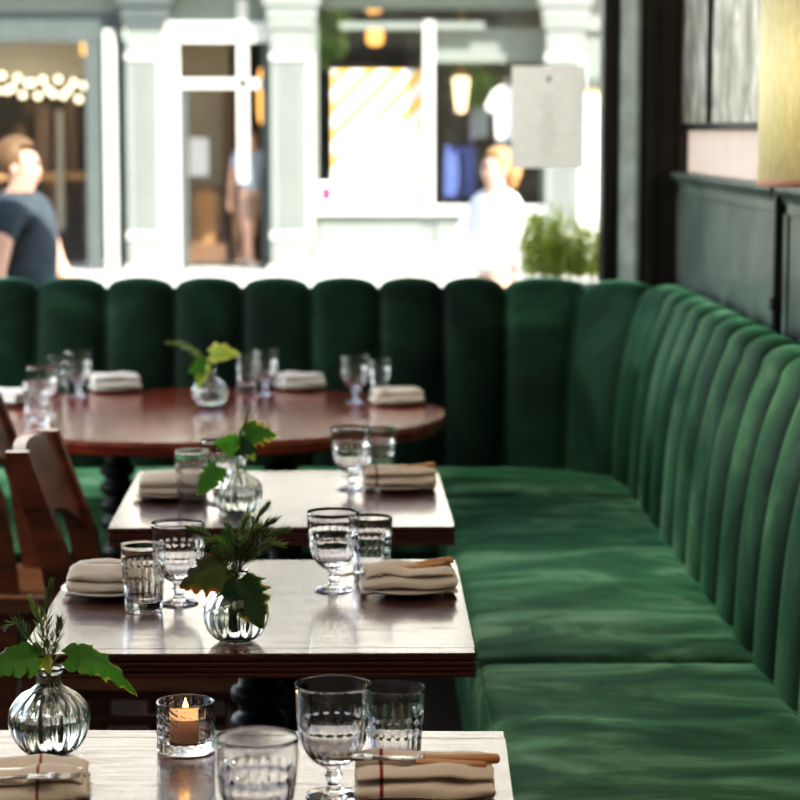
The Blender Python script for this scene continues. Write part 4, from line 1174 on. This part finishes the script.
# ================================================================ PEOPLE
def person(label, loc, rz, stature, leg, arms, cloth, hair, build=1.0, female=False, shorts=False):
    """faces local -Y. leg=(swing of one leg, swing of the other) radians; arms=[(shoulder swing, elbow bend, outward)]*2"""
    t = thing('pedestrian', label, 'person', loc, rz); k = stature / 1.75
    V, E, Rr = [], [], []
    def add(co, r, prev=None):
        V.append(Vector(co) * k); Rr.append(r * k * (build if co[2] < 1.5 else 1))
        if prev is not None: E.append((prev, len(V) - 1))
        return len(V) - 1
    pel = add((0, 0, .95), .125); wst = add((0, .0, 1.08), .115, pel); cst = add((0, -.005, 1.27), .135, wst); nb = add((0, 0, 1.455), .075, cst)
    nk = add((0, -.012, 1.52), .052, nb); hd = add((0, -.02, 1.60), .074, nk); hm = add((0, -.012, 1.66), .085, hd); ht = add((0, -.005, 1.715), .060, hm)
    add((0, -.105, 1.615), .012, hd)
    J = {}
    for i, s in enumerate((-1, 1)):
        hip = add((s * .085, 0, .88), .092, pel); a = leg[i]
        kn = V[hip] / k + Vector((0, -math.sin(a) * .42, -math.cos(a) * .42)); kb = a - max(0, -a) * .9 - .08
        ki = add(kn, .058, hip); md = kn + Vector((0, -math.sin(kb) * .15, -math.cos(kb) * .15)); ci = add(md, .054, ki)
        an = kn + Vector((0, -math.sin(kb) * .40, -math.cos(kb) * .40)); ai = add(an, .036, ci)
        fd = Vector((0, -math.cos(kb * .5), math.sin(kb * .5) * .7 - .12)).normalized()
        he = add(an + Vector((0, .02, -.035)), .034, ai); ti = add(an + fd * .13 + Vector((0, 0, -.03)), .030, ai); J['leg%d' % i] = (V[hip] / k, kn, md, an)
        sh = add((s * .185 * build, 0, 1.425), .062, nb); sw, eb, ow = arms[i]
        d1 = Vector((s * ow, -math.sin(sw), -math.cos(sw))).normalized(); el = V[sh] / k + d1 * .29; ei = add(el, .042, sh)
        s2 = sw + eb; d2 = Vector((s * ow * .4, -math.sin(s2), -math.cos(s2))).normalized(); wr = el + d2 * .25; wi = add(wr, .028, ei)
        pm = wr + d2 * .06; pi_ = add(pm, .032, wi); side = d2.cross(Vector((1, 0, 0))).normalized()
        for f_, (off, ln) in enumerate(((-.030, .075), (-.010, .085), (.010, .080), (.028, .062))):
            r1 = add(pm + side * off + d2 * .035, .0105, pi_); r2 = add(pm + side * off * 1.1 + d2 * (.035 + ln * .55), .009, r1); add(pm + side * off + d2 * (.035 + ln) + Vector((-s * .02, 0, 0)), .008, r2)
        t1 = add(pm - side * .045 - d2 * .01, .011, pi_); add(pm - side * .062 + d2 * .03, .009, t1)
        J['arm%d' % i] = (V[sh] / k, el, wr, d1)
    def skin(name, V_, E_, R_, mat, sub=2):
        me = bpy.data.meshes.new(name); me.from_pydata([tuple(v) for v in V_], E_, []); me.materials.append(M[mat])
        o = bpy.data.objects.new(name, me); C.objects.link(o); o.parent = t
        o.modifiers.new('skin', 'SKIN').use_smooth_shade = True
        if not me.skin_vertices: me.attributes.new('skin', 'FLOAT', 'POINT')
        for i_, sv in enumerate(me.skin_vertices[0].data): sv.radius = (R_[i_], R_[i_]); sv.use_root = (i_ == 0)
        sb = o.modifiers.new('sub', 'SUBSURF'); sb.levels = sub; sb.render_levels = sub
        return o
    def ensure(name, V_, E_, R_, mat, sub=2):
        # skin_vertices layer is created by the bmesh layer
        me = bpy.data.meshes.new(name); b_ = bmesh.new(); lay = b_.verts.layers.skin.verify()
        vs = [b_.verts.new(v) for v in V_]
        for a_, c_ in E_: b_.edges.new((vs[a_], vs[c_]))
        for i_, v_ in enumerate(vs): v_[lay].radius = (R_[i_], R_[i_]); v_[lay].use_root = (i_ == 0)
        b_.to_mesh(me); b_.free(); me.materials.append(M[mat])
        o = bpy.data.objects.new(name, me); C.objects.link(o); o.parent = t
        md_ = o.modifiers.new('skin', 'SKIN'); md_.use_smooth_shade = True
        sb = o.modifiers.new('sub', 'SUBSURF'); sb.levels = sub; sb.render_levels = sub
        return o
    ensure('body', V, E, Rr, 'skin')
    # top
    V2, E2, R2 = [], [], []
    def a2(co, r, p=None):
        V2.append(Vector(co) * k); R2.append(r * k * build)
        if p is not None: E2.append((p, len(V2) - 1))
        return len(V2) - 1
    w0 = a2((0, 0, .93), .150); w1 = a2((0, 0, 1.10), .140, w0); w2 = a2((0, -.005, 1.28), .155, w1); w3 = a2((0, 0, 1.43), .092, w2)
    for i, s in enumerate((-1, 1)):
        sh, el, wr, d1 = J['arm%d' % i]; q0 = a2(sh, .078, w3); q1 = a2(sh + d1 * (.17 if cloth.get('sleeve', 'short') == 'short' else .28), .062, q0)
        if cloth.get('sleeve') == 'long': a2(wr, .040, q1)
    ensure('top', V2, E2, R2, cloth['top'])
    V2, E2, R2 = [], [], []
    p0 = a2((0, 0, 1.0), .150); p1 = a2((0, 0, .93), .150, p0)
    for i, s in enumerate((-1, 1)):
        h_, kn, md, an = J['leg%d' % i]; q0 = a2(h_ , .106, p1)
        if shorts: a2(h_.lerp(kn, .72), .098, q0)
        else:
            q1 = a2(kn, .076, q0); q2 = a2(md, .070, q1); a2(an + Vector((0, 0, .03)), .058, q2)
    ensure('shorts' if shorts else 'trousers', V2, E2, R2, cloth['bottom'])
    for i in range(2):
        an = J['leg%d' % i][3]; bm = bmesh.new(); sphere(bm, (an + Vector((0, -.06, -.045))) * k, .05 * k, (.85, 2.5, .8)); link('shoe', bm, M['shoe'], t, True)
    # hair, eyes, mouth, ears
    bm = bmesh.new(); sphere(bm, Vector((0, .018, 1.672)) * k, .107 * k, (.92, 1.0, 1.0), 24, 16)
    kill = [v_ for v_ in bm.verts if v_.co.y < -.045 * k and v_.co.z < 1.715 * k or v_.co.z < 1.585 * k]
    bmesh.ops.delete(bm, geom=kill, context='VERTS'); 
    if female:
        tube(bm, [Vector((0, .10, 1.70)) * k, Vector((0, .125, 1.62)) * k, Vector((0, .115, 1.50)) * k], [.05 * k, .055 * k, .02 * k], 10)
    link('hair', bm, M[hair], t, True)
    for s in (-1, 1):
        bm = bmesh.new(); sphere(bm, Vector((s * .032, -.088, 1.648)) * k, .011 * k, u=8, v=6); link('eye', bm, M['eye'], t, True)
        bm = bmesh.new(); sphere(bm, Vector((s * .084, .0, 1.625)) * k, .026 * k, (.4, .8, 1.2), 10, 8); link('ear', bm, M['skin'], t, True)
    bm = bmesh.new(); sphere(bm, Vector((0, -.088, 1.573)) * k, .022 * k, (1.2, .4, .35), 10, 6); link('mouth', bm, M['lip'], t, True)
    return t
q = atY(24, 160, 10.7)
p1 = person('person in a dark tee and pale jeans walking past the bar', (q.x - .02, 10.7, ZS), math.radians(80), 1.71, (.35, -.30), [(-.15, .35, .12), (.30, .35, .16)], {'top': 'navy', 'bottom': 'denim_light'}, 'hair_brown', build=1.22)
# rucksack worn by that person
bp = thing('rucksack', 'lilac grey rucksack on the back of the walker in the dark tee', 'bag', (q.x - .19, 10.7 - .04, 0), math.radians(80))
bm = bmesh.new(); box(bm, (0, 0, .99), (.28, .15, .42), .05, 3); link('pack', bm, M['bagmat'], bp, True)
bm = bmesh.new(); box(bm, (0, .085, .90), (.20, .05, .20), .02, 3); link('pocket', bm, M['bagmat'], bp, True)
q = atY(249, 140, 30.0)
person('person in pale blue top and dusty shorts walking by the doorway across the street', (q.x, 30.0, ZS), math.radians(35), 1.76, (.22, -.22), [(-.25, .15, .10), (.30, .25, .25)], {'top': 'shirt_blue', 'bottom': 'rust_cloth'}, 'hair_brown', female=True, shorts=True)
q = atY(497, 168, 14.0)
person('person with auburn hair in bright white clothes walking below the menu sheet', (q.x, 14.0, ZS), math.radians(-65), 1.64, (.34, -.34), [(.55, .5, .12), (-.3, .2, .12)], {'top': 'white', 'bottom': 'white', 'sleeve': 'long'}, 'hair_red', female=True)

# ================================================================ LIGHT
def lamp(name, kind, loc, rot, energy, color, **kw):
    l = bpy.data.lights.new(name, kind); l.energy = energy; l.color = color
    for k_, v_ in kw.items(): setattr(l, k_, v_)
    o = bpy.data.objects.new(name, l); C.objects.link(o); o.location = loc; o.rotation_euler = rot
    return o
d = Vector((-.50, .66, -.62))
lamp('sun', 'SUN', (3, 0, 12), d.to_track_quat('-Z', 'Y').to_euler(), 14.0, (1.0, .95, .86), angle=.01)
lamp('side_window_light', 'AREA', (-2.66, 6.5, 1.85), (0, math.radians(-90), 0), 95, (1.0, 1.0, .95), shape='RECTANGLE', size=1.9, size_y=2.2)
lamp('candle_light', 'POINT', lamp_pos, (0, 0, 0), .12, (1, .5, .2), shadow_soft_size=.004)
lamp('ceiling_fill', 'AREA', (-.5, 2.1, 3.15), (math.radians(5), 0, 0), 34, (1.0, .87, .72), shape='RECTANGLE', size=2.2, size_y=2.6)
w = bpy.data.worlds.new('sky'); bpy.context.scene.world = w; w.use_nodes = True
nt = w.node_tree; nt.nodes.clear()
sk = nt.nodes.new('ShaderNodeTexSky'); sk.sky_type = 'NISHITA'; sk.sun_disc = False; sk.sun_elevation = math.radians(42); sk.sun_rotation = math.radians(140)
bg = nt.nodes.new('ShaderNodeBackground'); bg.inputs[1].default_value = .36; wo = nt.nodes.new('ShaderNodeOutputWorld')
nt.links.new(sk.outputs[0], bg.inputs[0]); nt.links.new(bg.outputs[0], wo.inputs[0])

# ================================================================ CAMERA
cam = bpy.data.cameras.new('camera'); co = bpy.data.objects.new('camera', cam); C.objects.link(co)
co.location = (0, 0, H); co.rotation_euler = (PI / 2 - PITCH, 0, -YAW)
cam.sensor_width = 36; cam.lens = F / 800 * 36; cam.clip_start = .05; cam.clip_end = 200
cam.dof.use_dof = True; cam.dof.focus_distance = 3.35; cam.dof.aperture_fstop = 6.2
sc = bpy.context.scene; sc.camera = co
sc.view_settings.view_transform = 'Standard'; sc.view_settings.look = 'None'; sc.view_settings.exposure = 0.1
sc.view_settings.use_curve_mapping = True
cm = sc.view_settings.curve_mapping; cv = cm.curves[3]
for q_ in ((.035, .021), (.20, .195), (.55, .60)): cv.points.new(*q_)
cm.update()
